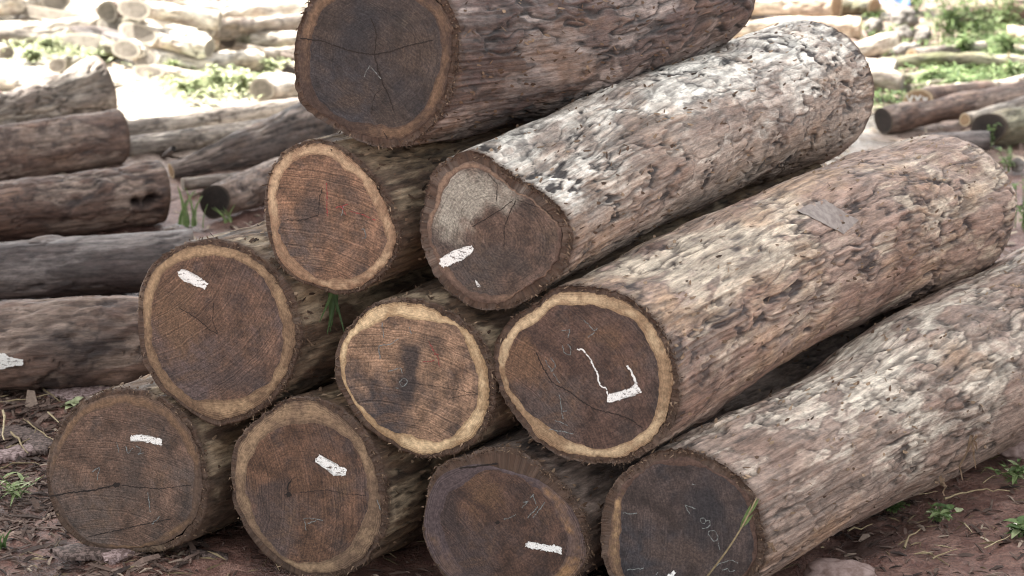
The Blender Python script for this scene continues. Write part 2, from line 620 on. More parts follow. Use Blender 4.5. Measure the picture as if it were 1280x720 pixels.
def pile_log(label, outer, heart, pith, bark_px, back=None, back_r=None, length=2.2, st=None, bark=None, heart_c=None, sap_c=None,
             n_ang=150, n_len=130, offset=0.0, paint=(), paint_line=(), chalk=(), red=(), cracks=(), blots=(), sapdark=None, wood=None,
             knot=None, seed=1, taper=1.0, fringe=900, hang=(), blaze=None, bow=0.0):
    st = st or {}
    n = FN
    P0 = FP + n * offset
    c3 = on_plane([pith], P0, n)[0]
    scale = depth_of(c3) / F_PX
    oa = np.asarray(outer, float)
    cen_px = (oa.min(0) + oa.max(0)) / 2
    ce3 = on_plane([cen_px], P0, n)[0]
    co = ce3 - c3                                   # outline centre relative to the root
    # axis
    if back is not None:
        bc = on_z([back[:2]], ce3[2])[0]
        ax = bc - ce3
    else:
        ax = AXIS * length
        bc = ce3 + ax
    L = np.linalg.norm(ax)
    a = ax / L
    root = thing('log', label, 'log', (c3[0], c3[1], c3[2]), 'logs stacked in the sawn log pile')
    ang = angles(n_ang, True)
    rw_out = polar(outer, cen_px, ang, seed, 0.9) + (fbm(np.stack([np.cos(ang) * 30, np.sin(ang) * 30, 0 * ang], 1), seed + 2, 3) - 0.5) * 5.0
    if wood is not None:
        rw_wood = np.minimum(polar(wood, cen_px, ang, seed + 3, 0.8), rw_out - 2)
    else:
        bt = bark_px * (0.5 + 1.1 * fbm(np.stack([np.cos(ang), np.sin(ang), 0 * ang], 1) * 2.2, seed + 4, 3))
        rw_wood = rw_out - bt

    def ring3(r, an, cc=pith):
        px = np.stack([cc[0] + r * np.cos(an), cc[1] - r * np.sin(an)], 1)
        return on_plane(px, P0, n) - c3
    o_out = ring3(rw_out, ang, cen_px) - co
    o_wood = ring3(rw_wood, ang, cen_px) - co
    R_out = np.linalg.norm(o_out, axis=1)
    od = o_out / R_out[:, None]
    Rb = (back_r * depth_of(bc) / F_PX) if back_r else R_out.mean() * taper
    tt = np.linspace(0, 1, n_len) ** 1.12
    ra = R_out.mean()
    # front lip: inner edge -> outer edge
    rows, lipv, sv = [], [], []
    for j, u in enumerate((0.0, 0.35, 0.7, 1.0)):
        back_off = 0.004 + 0.012 * (fbm(np.stack([np.cos(ang) * 6, np.sin(ang) * 6, np.full_like(ang, j * 1.7)], 1), seed + 8, 3) - 0.35) * (1 if j else 0.2)
        rows.append(co + o_wood * (1 - u) + o_out * u + a * back_off[:, None])
        lipv.append(np.full(n_ang, 1.0)); sv.append(np.zeros(n_ang))
    for t in tt[1:]:
        wg = float(sstep(0.0, 0.55, np.array(t)))
        R = R_out * (1 - wg) + (ra + (Rb - ra) * t) * wg
        rows.append(co + od * R[:, None] + ax * t + np.array([0, 0, bow * math.sin(math.pi * min(1, t * 1.05))]))
        lipv.append(np.full(n_ang, max(float(sstep(0.045, 0.0, np.array(t * L))) * 0.9, float(sstep(L - 0.03, L, np.array(t * L))) * 0.8))); sv.append(np.full(n_ang, t * L))
    V = np.concatenate(rows)
    lip = np.concatenate(lipv); s = np.concatenate(sv)
    AN = np.tile(ang, len(rows))
    q = np.stack([np.cos(AN) * ra, np.sin(AN) * ra, s], 1) + seed * 3.71
    disp, bk = bark_field(q, s, st, seed * 13)
    # the traced rim keeps its outline, fine relief stays
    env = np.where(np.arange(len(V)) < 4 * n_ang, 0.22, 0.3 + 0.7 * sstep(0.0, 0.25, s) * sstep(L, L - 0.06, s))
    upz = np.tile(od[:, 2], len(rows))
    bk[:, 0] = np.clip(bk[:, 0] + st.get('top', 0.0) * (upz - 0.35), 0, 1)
    V = V + np.tile(od, (len(rows), 1)) * (disp * env)[:, None]
    lip = np.clip(lip * (0.6 + 0.8 * fbm(q * 20, seed + 77, 3)), 0, 1)
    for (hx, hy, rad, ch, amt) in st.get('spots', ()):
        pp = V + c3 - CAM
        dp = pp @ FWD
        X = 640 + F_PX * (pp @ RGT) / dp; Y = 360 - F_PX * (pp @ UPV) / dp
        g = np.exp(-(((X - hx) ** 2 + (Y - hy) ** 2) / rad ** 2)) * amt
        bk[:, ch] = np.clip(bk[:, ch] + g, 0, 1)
    # close the far end
    last = V[-n_ang:]
    cen = co + ax
    cap = [last, cen + (last - cen) * 0.6, cen + (last - cen) * 0.02]
    V = np.concatenate([V] + cap)
    bk = np.concatenate([bk, np.tile([[0.3, 0.5, 0.5, 1]], (3 * n_ang, 1))])
    lip = np.concatenate([lip, np.ones(3 * n_ang)])
    faces = np.concatenate([grid_faces(len(rows), n_ang), grid_faces(3, n_ang, True, len(rows) * n_ang)])
    add('bark', make_mesh('bark', V, faces[:, ::-1].copy(), bark, True, {'bk': ('FLOAT_COLOR', bk), 'lip': ('FLOAT', lip), 'cyl': ('FLOAT_VECTOR', np.concatenate([q, np.tile(q[-n_ang:], (3, 1))]))}), root)

    # sawn face: heartwood and sapwood
    ae = angles(220, False)
    wpx = np.stack([cen_px[0] + rw_wood * np.cos(ang), cen_px[1] - rw_wood * np.sin(ang)], 1) - np.asarray(pith)
    wa, wr = np.arctan2(-wpx[:, 1], wpx[:, 0]), np.hypot(wpx[:, 0], wpx[:, 1])
    wi = np.argsort(wa); wa, wr = wa[wi], wr[wi]
    rwd = np.interp(ae, np.concatenate([wa - 2 * np.pi, wa, wa + 2 * np.pi]), np.tile(wr, 3))
    rh = np.minimum(polar(heart, pith, ae, seed + 5, 2.2) + (fbm(np.stack([np.cos(ae) * 22, np.sin(ae) * 22, 0 * ae], 1), seed + 6, 3) - 0.5) * 1.3 + (fbm(np.stack([np.cos(ae) * 2.3, np.sin(ae) * 2.3, 0 * ae], 1), seed + 16, 3) - 0.5) * 11, rwd - 1.2)
    NJ = 9
    sv_, sq, sdk = [], [], []
    for j in range(NJ):
        u = j / (NJ - 1)
        sv_.append(ring3(rh * (1 - u) + (rwd + 0.8) * u, ae) + a * (0.003 * u ** 3))
        sq.append(np.full(len(ae), u))
        if sapdark is not None:
            dl = np.zeros(len(ae))
            for (deg, wd, amt) in sapdark:
                dd = np.abs((np.degrees(ae) - deg + 180) % 360 - 180)
                dl += amt * np.exp(-(dd / wd) ** 2)
            sdk.append(np.clip(dl, 0, 1.2))
        else:
            sdk.append(np.full(len(ae), 0.15))
    add('sapwood', make_mesh('sapwood', np.concatenate(sv_), grid_faces(NJ, len(ae))[:, ::-1].copy(), sap_c, True,
        {'rr': ('FLOAT', np.concatenate(sq)), 'sd': ('FLOAT', np.concatenate(sdk))}), root)
    NR = 34
    hv, hr, hb = [], [], []
    rhm = rh.mean()
    for j in range(NR):
        u = (j / (NR - 1))
        r = np.maximum(rh * u, 0.05)
        px = np.stack([pith[0] + r * np.cos(ae), pith[1] - r * np.sin(ae)], 1)
        hv.append(on_plane(px, P0, n) - c3)
        hr.append((r * 0.55 + u * rhm * 0.45) * scale)
        b = np.zeros((len(ae), 4)); b[:, 3] = 1
        wp = px + (np.stack([fbm(np.c_[px / 22, 0 * r], seed + 1, 3), fbm(np.c_[px / 22, 0 * r], seed + 2, 3)], 1) - 0.5) * 30
        for (bx, by, rx, ry, ch, amt) in blots:
            b[:, ch] += amt * np.exp(-(((wp[:, 0] - bx) / rx) ** 2 + ((wp[:, 1] - by) / ry) ** 2))
        hb.append(np.clip(b, 0, 1))
    add('heartwood', make_mesh('heartwood', np.concatenate(hv), grid_faces(NR, len(ae))[:, ::-1].copy(), heart_c, True,
        {'rr': ('FLOAT', np.concatenate(hr)), 'bl': ('FLOAT_COLOR', np.concatenate(hb))}), root)

    # marks on the sawn face
    kk = 0
    for pl in paint:
        g = ragged(pl, 1.3, 0.85, seed + kk); kk += 1
        p3 = on_plane(g, P0, n) - c3 + n * 0.0016
        bm = bmesh.new()
        fc = bm.faces.new([bm.verts.new(v) for v in p3])
        if fc.normal.dot(Vector(n)) < 0: fc.normal_flip()
        bmesh.ops.triangulate(bm, faces=[fc])
        me = bpy.data.meshes.new('paint_mark'); bm.to_mesh(me); bm.free()
        me.materials.append(M_PAINT)
        add('paint_mark', me, root)
    for lines, nm, mt, wd, lift in ((paint_line, 'paint_mark', M_PAINT, None, 0.0018), (chalk, 'chalk_mark', M_CHALK, 1.1, 0.0011), (red, 'chalk_mark', M_REDCHALK, 1.2, 0.0012), (cracks, 'crack', M_CRACK, None, 0.0007)):
        for ln in lines:
            width = wd
            if width is None: ln, width = ln
            g = smooth_line(ln, 2.0, 0.35, seed + kk); kk += 1
            p3 = on_plane(g, P0, n) - c3
            r_ = np.random.default_rng(seed + kk)
            ww = width * (0.92 if nm == 'crack' else 1) * scale * r_.uniform(0.55, 1.35, len(g))
            if nm == 'crack': ww[0] *= 0.3; ww[-1] *= 0.3
            v, f = strip(p3, ww, n, lift)
            add(nm, make_mesh(nm, v, f, mt, False), root)
    if knot:
        kx, ky, kr = knot
        g = np.stack([kx + kr * np.cos(ae[::12]) * rng.uniform(0.6, 1.2, len(ae[::12])), ky + kr * np.sin(ae[::12]) * rng.uniform(0.5, 1.1, len(ae[::12]))], 1)
        p3 = on_plane(g, P0, n) - c3 + n * 0.0009
        add('knot_hole', make_mesh('knot_hole', p3, [tuple(range(len(p3)))], M_CRACK, False), root)

    # torn bark fibres round the rim
    r_ = np.random.default_rng(seed + 900)
    S = Soup()
    for i in range(fringe):
        k0 = r_.integers(n_ang)
        base = co + o_out[k0] * (1 - r_.uniform(0, 0.07)) + a * r_.uniform(-0.002, 0.02)
        ln = r_.uniform(0.004, 0.014) * (1 + 1.0 * (r_.random() > 0.95))
        tang = np.cross(n, od[k0])
        d = od[k0] * r_.uniform(-0.2, 0.9) + n * r_.uniform(-0.1, 0.75) + tang * r_.normal(0, 0.7)
        d /= np.linalg.norm(d)
        side = np.cross(d, r_.normal(0, 1, 3)); side /= np.linalg.norm(side) + 1e-9
        wd = r_.uniform(0.0008, 0.0026)
        e = base + d * ln * 0.6 + np.array([0, 0, -1]) * ln * 0.08
        e2 = base + d * ln + np.array([0, 0, -1]) * ln * 0.25
        S.put([base + side * wd, base - side * wd, e + side * wd * 0.7, e - side * wd * 0.7, e2], [(0, 1, 3, 2), (2, 3, 4)], float(r_.beta(1.6, 2.4)))
    # lifted flakes on the barrel
    M_ = len(rows)
    nfl = st.get('flakes', 700)
    for i in range(nfl):
        row = int(4 + (M_ - 6) * r_.random()); k0 = r_.integers(n_ang)
        base = V[row * n_ang + k0]
        nr_ = od[k0]; tg = np.cross(a, nr_)
        ln, wd = r_.uniform(0.006, 0.026), r_.uniform(0.003, 0.010)
        th = r_.normal(0, 0.7)
        d = a * math.cos(th) + tg * math.sin(th); sd_ = np.cross(d, nr_)
        lf = r_.uniform(0.002, 0.009)
        p = [base + sd_ * wd * .5, base - sd_ * wd * .5, base + d * ln * .6 + sd_ * wd * .6 + nr_ * lf * .5, base + d * ln * .6 - sd_ * wd * .45 + nr_ * lf * .7, base + d * ln + nr_ * lf]
        S.put([x_ + nr_ * 0.001 for x_ in p], [(0, 1, 3, 2), (2, 3, 4)], float(np.clip(r_.normal(st.get('flake_tone', 0.5), 0.28), 0, 1)))
    o = add('bark_fibres', S.mesh('bark_fibres', M_FIBRE), root)
    o['kind'] = 'stuff'
    if blaze is not None:
        pp = V[:M_ * n_ang] + c3 - CAM
        dp = pp @ FWD
        XY = np.stack([640 + F_PX * (pp @ RGT) / dp, 360 - F_PX * (pp @ UPV) / dp], 1)
        OD = np.tile(od, (M_, 1))
        vis = np.where((OD @ (-pp / dp[:, None]).T.mean(1)) > 0.1)[0]
        gu, gv = np.meshgrid(np.linspace(0, 1, 16), np.linspace(0, 1, 9))
        qd = np.asarray(blaze, float)
        P_ = (qd[0] * ((1 - gu) * (1 - gv))[..., None] + qd[1] * (gu * (1 - gv))[..., None] + qd[2] * (gu * gv)[..., None] + qd[3] * ((1 - gu) * gv)[..., None]).reshape(-1, 2)
        P_ += r_.normal(0, 0.5, P_.shape)
        out = []
        for pt in P_:
            dd = ((XY[vis] - pt) ** 2).sum(1)
            ii = vis[np.argsort(dd)[:140]]
            pl_ = V[ii].mean(0); nn_ = OD[ii].mean(0)
            out.append(on_plane([pt], c3 + pl_, nn_)[0] - c3 + nn_ * 0.003)
        add('axe_blaze', make_mesh('axe_blaze', np.array(out), grid_faces(9, 16, False), M_BLAZE, True), root)
    for (hx, hy, hl) in hang:
        # nearest barrel vertex to the pixel, facing the camera
        pp = V + c3 - CAM
        dp = pp @ FWD
        X = 640 + F_PX * (pp @ RGT) / dp; Y = 360 - F_PX * (pp @ UPV) / dp
        i = int(np.argmin((X - hx) ** 2 + (Y - hy) ** 2 + dp * 6))
        b = V[i]; m_ = hl * scale * 1.15
        Sx = Soup()
        for q_ in range(3):
            t_ = np.linspace(0, 1, 7)
            wob = r_.normal(0, 0.006, (7, 3)).cumsum(0)
            pl = b + np.stack([0 * t_, 0 * t_ - 0.012, -t_ * m_ * (1 - 0.25 * q_)], 1) + wob + r_.normal(0, 0.004, 3)
            v, f = strip(pl, np.linspace(0.011, 0.004, 7), np.array([0, -1.0, 0.15]), 0.0)
            Sx.put(v, f, 0.75)
        add('bark_strip', Sx.mesh('bark_strip', M_FIBRE), root)
    return root, c3, a, L


# default axis from the right-hand log of the second row (both ends in view)
_c = on_plane([(720, 470)], FP, FN)[0]
_b = on_z([(1178, 268)], _c[2])[0]
AXIS = (_b - _c) / np.linalg.norm(_b - _c)

B_T2 = bark_mat('bark_white_flecked', (0.045, 0.038, 0.035), (0.31, 0.25, 0.205), (0.72, 0.68, 0.60), (0.26, 0.175, 0.12), mud=(0.21, 0.145, 0.115))
B_S3 = bark_mat('bark_pink_tan', (0.05, 0.036, 0.032), (0.30, 0.214, 0.170), (0.50, 0.42, 0.325), (0.38, 0.255, 0.16), mud=(0.195, 0.114, 0.083))
B_B4 = bark_mat('bark_grey_tan', (0.045, 0.034, 0.028), (0.275, 0.204, 0.164), (0.54, 0.475, 0.39), (0.33, 0.21, 0.13), mud=(0.185, 0.115, 0.086))
B_P = bark_mat('bark_dark_purple', (0.022, 0.02, 0.02), (0.125, 0.089, 0.077), (0.30, 0.25, 0.222), (0.19, 0.115, 0.074))
B_BR = bark_mat('bark_brown', (0.03, 0.022, 0.016), (0.13, 0.088, 0.06), (0.36, 0.28, 0.19), (0.20, 0.13, 0.07))
B_DK = bark_mat('bark_dark', (0.02, 0.016, 0.014), (0.085, 0.062, 0.052), (0.19, 0.145, 0.12), (0.12, 0.075, 0.05))

saw_h, saw_v = (0.05, 0, 1.0), (1.0, 0, 0.05)
# --- bottom row
pile_log('bottom row log at the left corner, plain dark end with a short level white dash',
         crop(40, 460, 2.769, [(300,70),(200,95),(125,150),(70,240),(45,340),(55,440),(100,540),(160,600),(260,640),(380,640),(490,615),(560,560),(600,460),(600,350),(570,240),(520,160),(430,95),(360,72)]),
         crop(40, 460, 2.769, [(300,128),(215,150),(150,205),(105,280),(80,360),(85,440),(130,530),(180,580),(270,612),(370,605),(470,560),(535,500),(560,420),(555,340),(520,250),(470,180),(400,140)]),
         (146, 606), 8, bark=B_BR, seed=1, n_ang=130, n_len=110,
         heart_c=heart_mat('heart_grey_brown', (0.088, 0.060, 0.047), (0.058, 0.046, 0.043), (0.2, 0.15, 0.1), (0.115, 0.07, 0.042), saw_h, 0.25, 0.22),
         sap_c=sap_mat('sap_grey_brown', (0.15, 0.093, 0.057), (0.085, 0.058, 0.045)),
         sapdark=[(210, 40, 0.9), (150, 25, 0.4)],
         paint=[[(163,545),(170,543),(185,545),(203,549),(202,557),(190,554),(172,550),(164,551)]],
         chalk=[[(146,553),(149,566)],[(157,558),(160,567),(166,560)],[(170,557),(178,562),(172,568),(180,566)],[(185,615),(188,640)],[(190,655),(200,645)],[(115,590),(125,583),(122,600)]],
         cracks=[([(60,621),(85,616),(115,613),(140,607),(150,606)], 1.8), ([(150,606),(175,609),(200,611),(240,606)], 0.9), ([(110,671),(160,660),(215,648)], 1.2)],
         blots=[(165, 600, 22, 40, 0, 0.8)], knot=(146, 606, 4.5))
pile_log('bottom row log with a tan ring and slanting white dash above its centre',
         crop(270, 470, 2.88, [(290,70),(200,110),(110,180),(60,260),(48,350),(55,450),(90,540),(150,620),(230,690),(300,730),(400,735),(480,710),(560,640),(605,560),(615,450),(605,360),(570,270),(520,190),(450,120),(370,80)]),
         crop(270, 470, 2.88, [(350,172),(260,180),(170,240),(115,310),(105,400),(130,490),(170,580),(240,650),(330,672),(420,660),(490,610),(540,520),(550,420),(530,330),(490,250),(420,190)]),
         (372, 617), 8, bark=B_BR, seed=2, n_ang=140, n_len=110,
         heart_c=heart_mat('heart_umber', (0.083, 0.050, 0.034), (0.05, 0.037, 0.036), (0.2, 0.15, 0.1), (0.115, 0.068, 0.036), saw_v, 0.3, 0.3),
         sap_c=sap_mat('sap_tan', (0.25, 0.17, 0.105), (0.125, 0.082, 0.055)), sapdark=[(80, 60, 0.5), (-45, 40, 0.5)],
         paint=[crop(270, 470, 2.88, [(358,305),(372,283),(400,300),(430,318),(468,335),(470,355),(450,362),(440,352),(425,356),(408,338),(390,332)])],
         chalk=[crop(270, 470, 2.88, c) for c in ([(315,515),(340,510),(385,520)],[(320,520),(325,555)],[(580,445),(592,480)],[(330,530),(360,520)])],
         cracks=[(crop(270, 470, 2.88, [(300,420),(400,410),(470,425),(540,430)]), 0.8), (crop(270, 470, 2.88, [(262,425),(258,390),(275,370)]), 1.6)],
         blots=[(330, 650, 18, 40, 0, 0.7), (350, 610, 20, 20, 0, 0.7)], knot=(361, 618, 4))
pile_log('bottom row log with thick torn bark hanging over the top of its dark end',
         crop(510, 540, 4, [(440,75),(300,110),(130,190),(80,330),(65,450),(80,560),(120,650),(180,720),(290,830),(430,880),(600,870),(740,810),(850,720),(892,640),(895,520),(860,390),(790,290),(700,200),(610,130),(530,85)]),
         crop(510, 540, 4, [(400,185),(270,250),(180,330),(160,430),(190,540),(250,650),(330,740),(450,800),(600,780),(720,720),(780,620),(790,500),(740,390),(660,290),(550,230),(470,195)]),
         (623, 652), 5, bark=B_DK, seed=3, n_ang=150, n_len=110,
         wood=crop(510, 540, 4, [(390,168),(260,180),(160,225),(100,340),(82,460),(95,560),(135,640),(190,712),(300,815),(430,860),(600,850),(740,790),(845,700),(882,620),(865,500),(820,400),(740,310),(660,250),(560,215),(470,190)]),
         heart_c=heart_mat('heart_dark_red', (0.058, 0.036, 0.028), (0.036, 0.027, 0.028), (0.2, 0.15, 0.1), (0.095, 0.055, 0.032), (0.8, 0, 0.6), 0.2, 0.25),
         sap_c=sap_mat('sap_mottled', (0.25, 0.145, 0.075), (0.075, 0.055, 0.055)), sapdark=[(160, 55, 1.1), (80, 50, 1.1), (250, 18, 0.5)],
         paint=[crop(510, 540, 4, [(585,570),(600,548),(640,552),(690,566),(730,568),(765,572),(766,608),(730,600),(680,588),(620,585)])],
         chalk=[crop(510, 540, 4, c) for c in ([(480,435),(510,430),(540,410)],[(570,380),(600,345)],[(600,345),(575,350)],[(610,330),(630,310)],[(600,430),(650,370)],[(625,430),(685,350)],[(625,310),(640,360)])],
         cracks=[(crop(510, 540, 4, [(255,180),(330,174),(400,163),(450,158)]), 2.2)],
         blots=[(560, 640, 25, 60, 0, 0.8), (600, 615, 25, 25, 2, 0.8)], knot=(622, 653, 3), fringe=1100)
pile_log('lowest right log, near black end with pale blue chalk marks and grey tan bark',
         crop(740, 540, 4, [(420,85),(300,110),(180,190),(90,290),(55,400),(40,520),(45,620),(80,720),(150,810),(260,880),(400,910),(560,890),(700,820),(800,730),(850,640),(850,520),(830,400),(800,310),(740,230),(650,160),(540,105)]),
         crop(740, 540, 4, [(420,165),(300,180),(210,240),(165,330),(145,450),(140,560),(150,680),(200,770),(300,840),(420,860),(560,830),(690,770),(790,680),(810,560),(790,430),(740,330),(650,220),(540,170)]),
         (853, 662), 9, back=(1395, 374), back_r=110, bark=B_B4, seed=4, n_ang=330, n_len=400,
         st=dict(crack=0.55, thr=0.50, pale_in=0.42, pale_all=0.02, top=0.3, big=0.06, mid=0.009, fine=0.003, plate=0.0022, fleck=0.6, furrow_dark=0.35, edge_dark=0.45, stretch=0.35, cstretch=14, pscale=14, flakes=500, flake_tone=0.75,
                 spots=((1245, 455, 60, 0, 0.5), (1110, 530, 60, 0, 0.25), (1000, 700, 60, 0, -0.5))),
         heart_c=heart_mat('heart_black', (0.045, 0.036, 0.035), (0.024, 0.024, 0.030), (0.2, 0.15, 0.1), (0.068, 0.048, 0.040), saw_v, 0.2, 0.15),
         sap_c=sap_mat('sap_strip', (0.36, 0.235, 0.125), (0.085, 0.052, 0.04)), sapdark=[(90, 60, 1.2), (0, 50, 1.1), (-50, 30, 1.0), (130, 25, 0.6)],
         paint=[crop(740, 540, 4, [(372,722),(392,703),(412,692),(418,708),(408,722),(395,735)])],
         chalk=[crop(740, 540, 4, c) for c in ([(465,365),(520,383)],[(468,368),(490,410)],[(545,430),(562,428),(572,445),(560,462),(545,452),(545,430)],[(572,445),(595,440),(590,465),(572,480),(550,480)],
                [(585,495),(610,490),(632,515),(625,545),(600,540),(582,510),(585,495)],[(632,550),(640,590)],[(600,690),(640,655),(700,640),(730,655)],[(650,690),(680,680),(690,700),(715,690)],[(155,405),(190,410),(225,405)],[(175,690),(260,680)],[(500,260),(520,265)],[(320,715),(330,700)])],
         cracks=[], blots=[(880, 640, 30, 45, 0, 0.9), (850, 690, 40, 20, 2, 0.7)], fringe=1100, hang=((1212, 545, 62), (1172, 596, 18), (960, 680, 22)))
# --- second row
pile_log('second row log at the left, brown end with a slanting white dash near its top',
         crop(160, 280, 2.769, [(280,50),(180,75),(110,115),(50,180),(32,280),(35,400),(55,490),(110,570),(200,640),(300,695),(380,680),(460,640),(530,570),(580,470),(595,370),(570,260),(510,160),(430,95),(360,62)]),
         crop(160, 280, 2.769, [(285,113),(200,125),(120,170),(85,240),(80,350),(95,440),(150,540),(230,600),(310,615),(400,600),(470,560),(520,480),(535,380),(515,280),(470,200),(400,140)]),
         (272, 417), 7, bark=B_BR, seed=5, n_ang=140, n_len=110, st=dict(pale_all=0.25),
         heart_c=heart_mat('heart_chestnut', (0.086, 0.055, 0.040), (0.052, 0.040, 0.041), (0.3, 0.2, 0.12), (0.115, 0.07, 0.042), (0.7, 0, -0.7), 0.3, 0.2),
         sap_c=sap_mat('sap_honey', (0.30, 0.205, 0.122), (0.135, 0.086, 0.054)), sapdark=[(-90, 60, 0.45), (0, 40, 0.4)],
         paint=[[(223,340),(227,337),(232,338),(250,347),(259,354),(256,362),(247,358),(231,351),(224,346)]],
         cracks=[([(225,385),(245,397),(262,412),(273,418)], 0.9), ([(267,378),(266,400),(272,417)], 0.8), ([(262,290),(268,297)], 0.8)],
         blots=[(300, 470, 45, 28, 0, 0.8), (285, 345, 30, 25, 0, 0.4), (215, 400, 25, 50, 2, 0.8), (271, 375, 3, 5, 1, 0.8)])
pile_log('second row log with a cream ringed reddish end and a dark streak in its centre',
         crop(400, 340, 2.769, [(270,90),(190,110),(110,170),(60,240),(48,320),(60,400),(100,470),(170,550),(260,610),(360,645),(450,635),(530,590),(590,500),(605,400),(590,300),(550,220),(490,165),(420,125),(350,98)]),
         crop(400, 340, 2.769, [(260,150),(190,180),(110,230),(92,310),(105,400),(150,470),(230,540),(330,575),(420,580),(480,550),(540,480),(550,400),(530,310),(490,210),(470,190),(400,170),(330,160)]),
         (515, 470), 7, bark=B_BR, seed=6, n_ang=140, n_len=110, st=dict(pale_all=0.1),
         heart_c=heart_mat('heart_red_brown', (0.186, 0.130, 0.092), (0.034, 0.029, 0.031), (0.35, 0.26, 0.15), (0.17, 0.10, 0.058), (0.15, 0, 1.0), 0.35, 0.2),
         sap_c=sap_mat('sap_cream', (0.56, 0.42, 0.255), (0.24, 0.155, 0.085)), sapdark=[(30, 12, 0.6), (160, 20, 0.3)],
         chalk=[crop(400, 340, 2.769, c) for c in ([(215,175),(222,230)],[(205,255),(245,250),(275,230)],[(205,255),(208,300)],[(310,190),(318,215)],[(235,345),(280,330),(285,350)],[(275,380),(290,365),(305,380),(285,400),(275,380)],[(262,400),(272,402)])],
         red=[crop(400, 340, 2.769, c) for c in ([(375,240),(392,270),(410,300),(415,330)],[(395,285),(412,285)],[(355,312),(395,305)])],
         cracks=[(crop(400, 340, 2.769, [(250,375),(330,385),(430,400),(545,420)]), 0.7), (crop(400, 340, 2.769, [(440,440),(500,425),(550,425)]), 0.7)],
         blots=[(511, 468, 15, 34, 0, 1.2), (520, 440, 30, 20, 0, 0.3)], fringe=1100)
pile_log('second row log with a bright tan ringed dark end and dripping white paint',
         crop(610, 350, 3, [(340,22),(250,30),(190,75),(100,130),(45,190),(18,270),(22,350),(60,460),(120,550),(200,625),(300,675),(420,690),(520,680),(620,620),(690,530),(712,430),(705,320),(670,220),(610,130),(520,65),(430,30)]),
         crop(610, 350, 3, [(330,92),(250,105),(190,150),(110,195),(78,240),(70,310),(85,395),(140,470),(210,545),(300,605),(400,630),(490,612),(570,570),(620,490),(638,400),(630,300),(590,215),(520,140),(430,97)]),
         (728, 468), 9, back=(1168, 264), back_r=97, bow=0.042, bark=B_S3, seed=7, n_ang=330, n_len=340,
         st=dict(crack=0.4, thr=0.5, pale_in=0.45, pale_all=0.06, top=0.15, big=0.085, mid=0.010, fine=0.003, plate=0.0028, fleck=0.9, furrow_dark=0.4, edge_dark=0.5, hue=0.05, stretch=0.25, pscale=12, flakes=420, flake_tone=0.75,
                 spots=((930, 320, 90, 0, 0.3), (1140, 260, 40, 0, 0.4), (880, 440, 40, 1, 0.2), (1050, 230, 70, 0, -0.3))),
         heart_c=heart_mat('heart_dark_brown', (0.064, 0.042, 0.035), (0.045, 0.036, 0.036), (0.2, 0.15, 0.1), (0.125, 0.072, 0.042), (0.75, 0, 0.66), 0.22, 0.2),
         sap_c=sap_mat('sap_tan_bright', (0.46, 0.345, 0.215), (0.22, 0.14, 0.082)), sapdark=[(180, 8, 0.7), (60, 50, 0.25)],
         paint=[crop(610, 350, 3, [(447,457),(449,430),(480,424),(520,410),(548,400),(560,384),(567,402),(576,420),(560,424),(545,431),(500,446),(460,459)])],
         paint_line=[(crop(610, 350, 3, [(335,258),(345,265),(350,254),(362,268),(385,295),(400,330),(412,350),(417,390),(432,405),(442,400),(450,432)]), 1.7), (crop(610, 350, 3, [(522,320),(540,345),(553,375),(556,402)]), 2.6)],
         chalk=[crop(610, 350, 3, c) for c in ([(275,190),(310,185),(300,215)],[(280,245),(285,275),(310,282),(312,255),(300,240)],[(360,150),(400,190),(410,180)],[(375,215),(400,195)],[(215,300),(240,345),(255,320),(235,290)],[(245,350),(270,385)],[(268,430),(275,475),(282,520)],[(280,492),(296,490)],[(230,560),(275,566),(320,577)],[(250,525),(300,545)])],
         cracks=[(crop(610, 350, 3, [(180,270),(205,325),(240,385),(300,415),(345,450),(400,485),(470,500),(530,520),(580,555)]), 1.4)],
         blaze=[(995, 263), (1030, 250), (1072, 276), (1054, 293)], blots=[(650, 455, 28, 35, 2, 1.0), (760, 420, 40, 25, 2, 0.35), (680, 540, 25, 15, 0, 0.4)], fringe=1100)
# --- third row
pile_log('third row log with a warm reddish end, red chalk lines and no white paint',
         crop(320, 160, 3, [(215,45),(140,65),(70,120),(35,210),(28,320),(40,400),(70,490),(130,560),(220,605),(310,625),(390,610),(460,560),(520,480),(538,420),(515,330),(468,220),(405,145),(335,85),(270,52)]),
         crop(320, 160, 3, [(200,95),(120,140),(85,230),(80,330),(100,430),(160,510),(250,560),(340,570),(410,545),(460,500),(495,440),(480,370),(445,280),(410,215),(340,150),(270,100)]),
         (398, 272), 5, bark=B_BR, seed=8, n_ang=150, n_len=110, st=dict(pale_all=0.15),
         heart_c=heart_mat('heart_russet', (0.138, 0.088, 0.060), (0.058, 0.046, 0.044), (0.3, 0.24, 0.17), (0.19, 0.108, 0.058), (0.12, 0, 1.0), 0.4, 0.15),
         sap_c=sap_mat('sap_orange', (0.42, 0.30, 0.19), (0.20, 0.12, 0.075)), sapdark=[(-80, 30, 0.55), (20, 50, 0.35)],
         chalk=[crop(320, 160, 3, c) for c in ([(397,380),(410,378),(412,412),(398,412)],[(330,290),(320,330)])],
         red=[crop(320, 160, 3, c) for c in ([(350,310),(400,325),(448,345)],[(265,205),(268,330)],[(318,290),(338,325)],[(300,300),(345,285)])],
         cracks=[(crop(320, 160, 3, [(110,345),(180,345),(235,325)]), 0.9), (crop(320, 160, 3, [(235,325),(238,260),(250,225)]), 0.8)],
         blots=[(392, 265, 20, 30, 0, 0.9), (445, 245, 18, 18, 0, 0.6), (415, 330, 25, 18, 1, 0.35)])
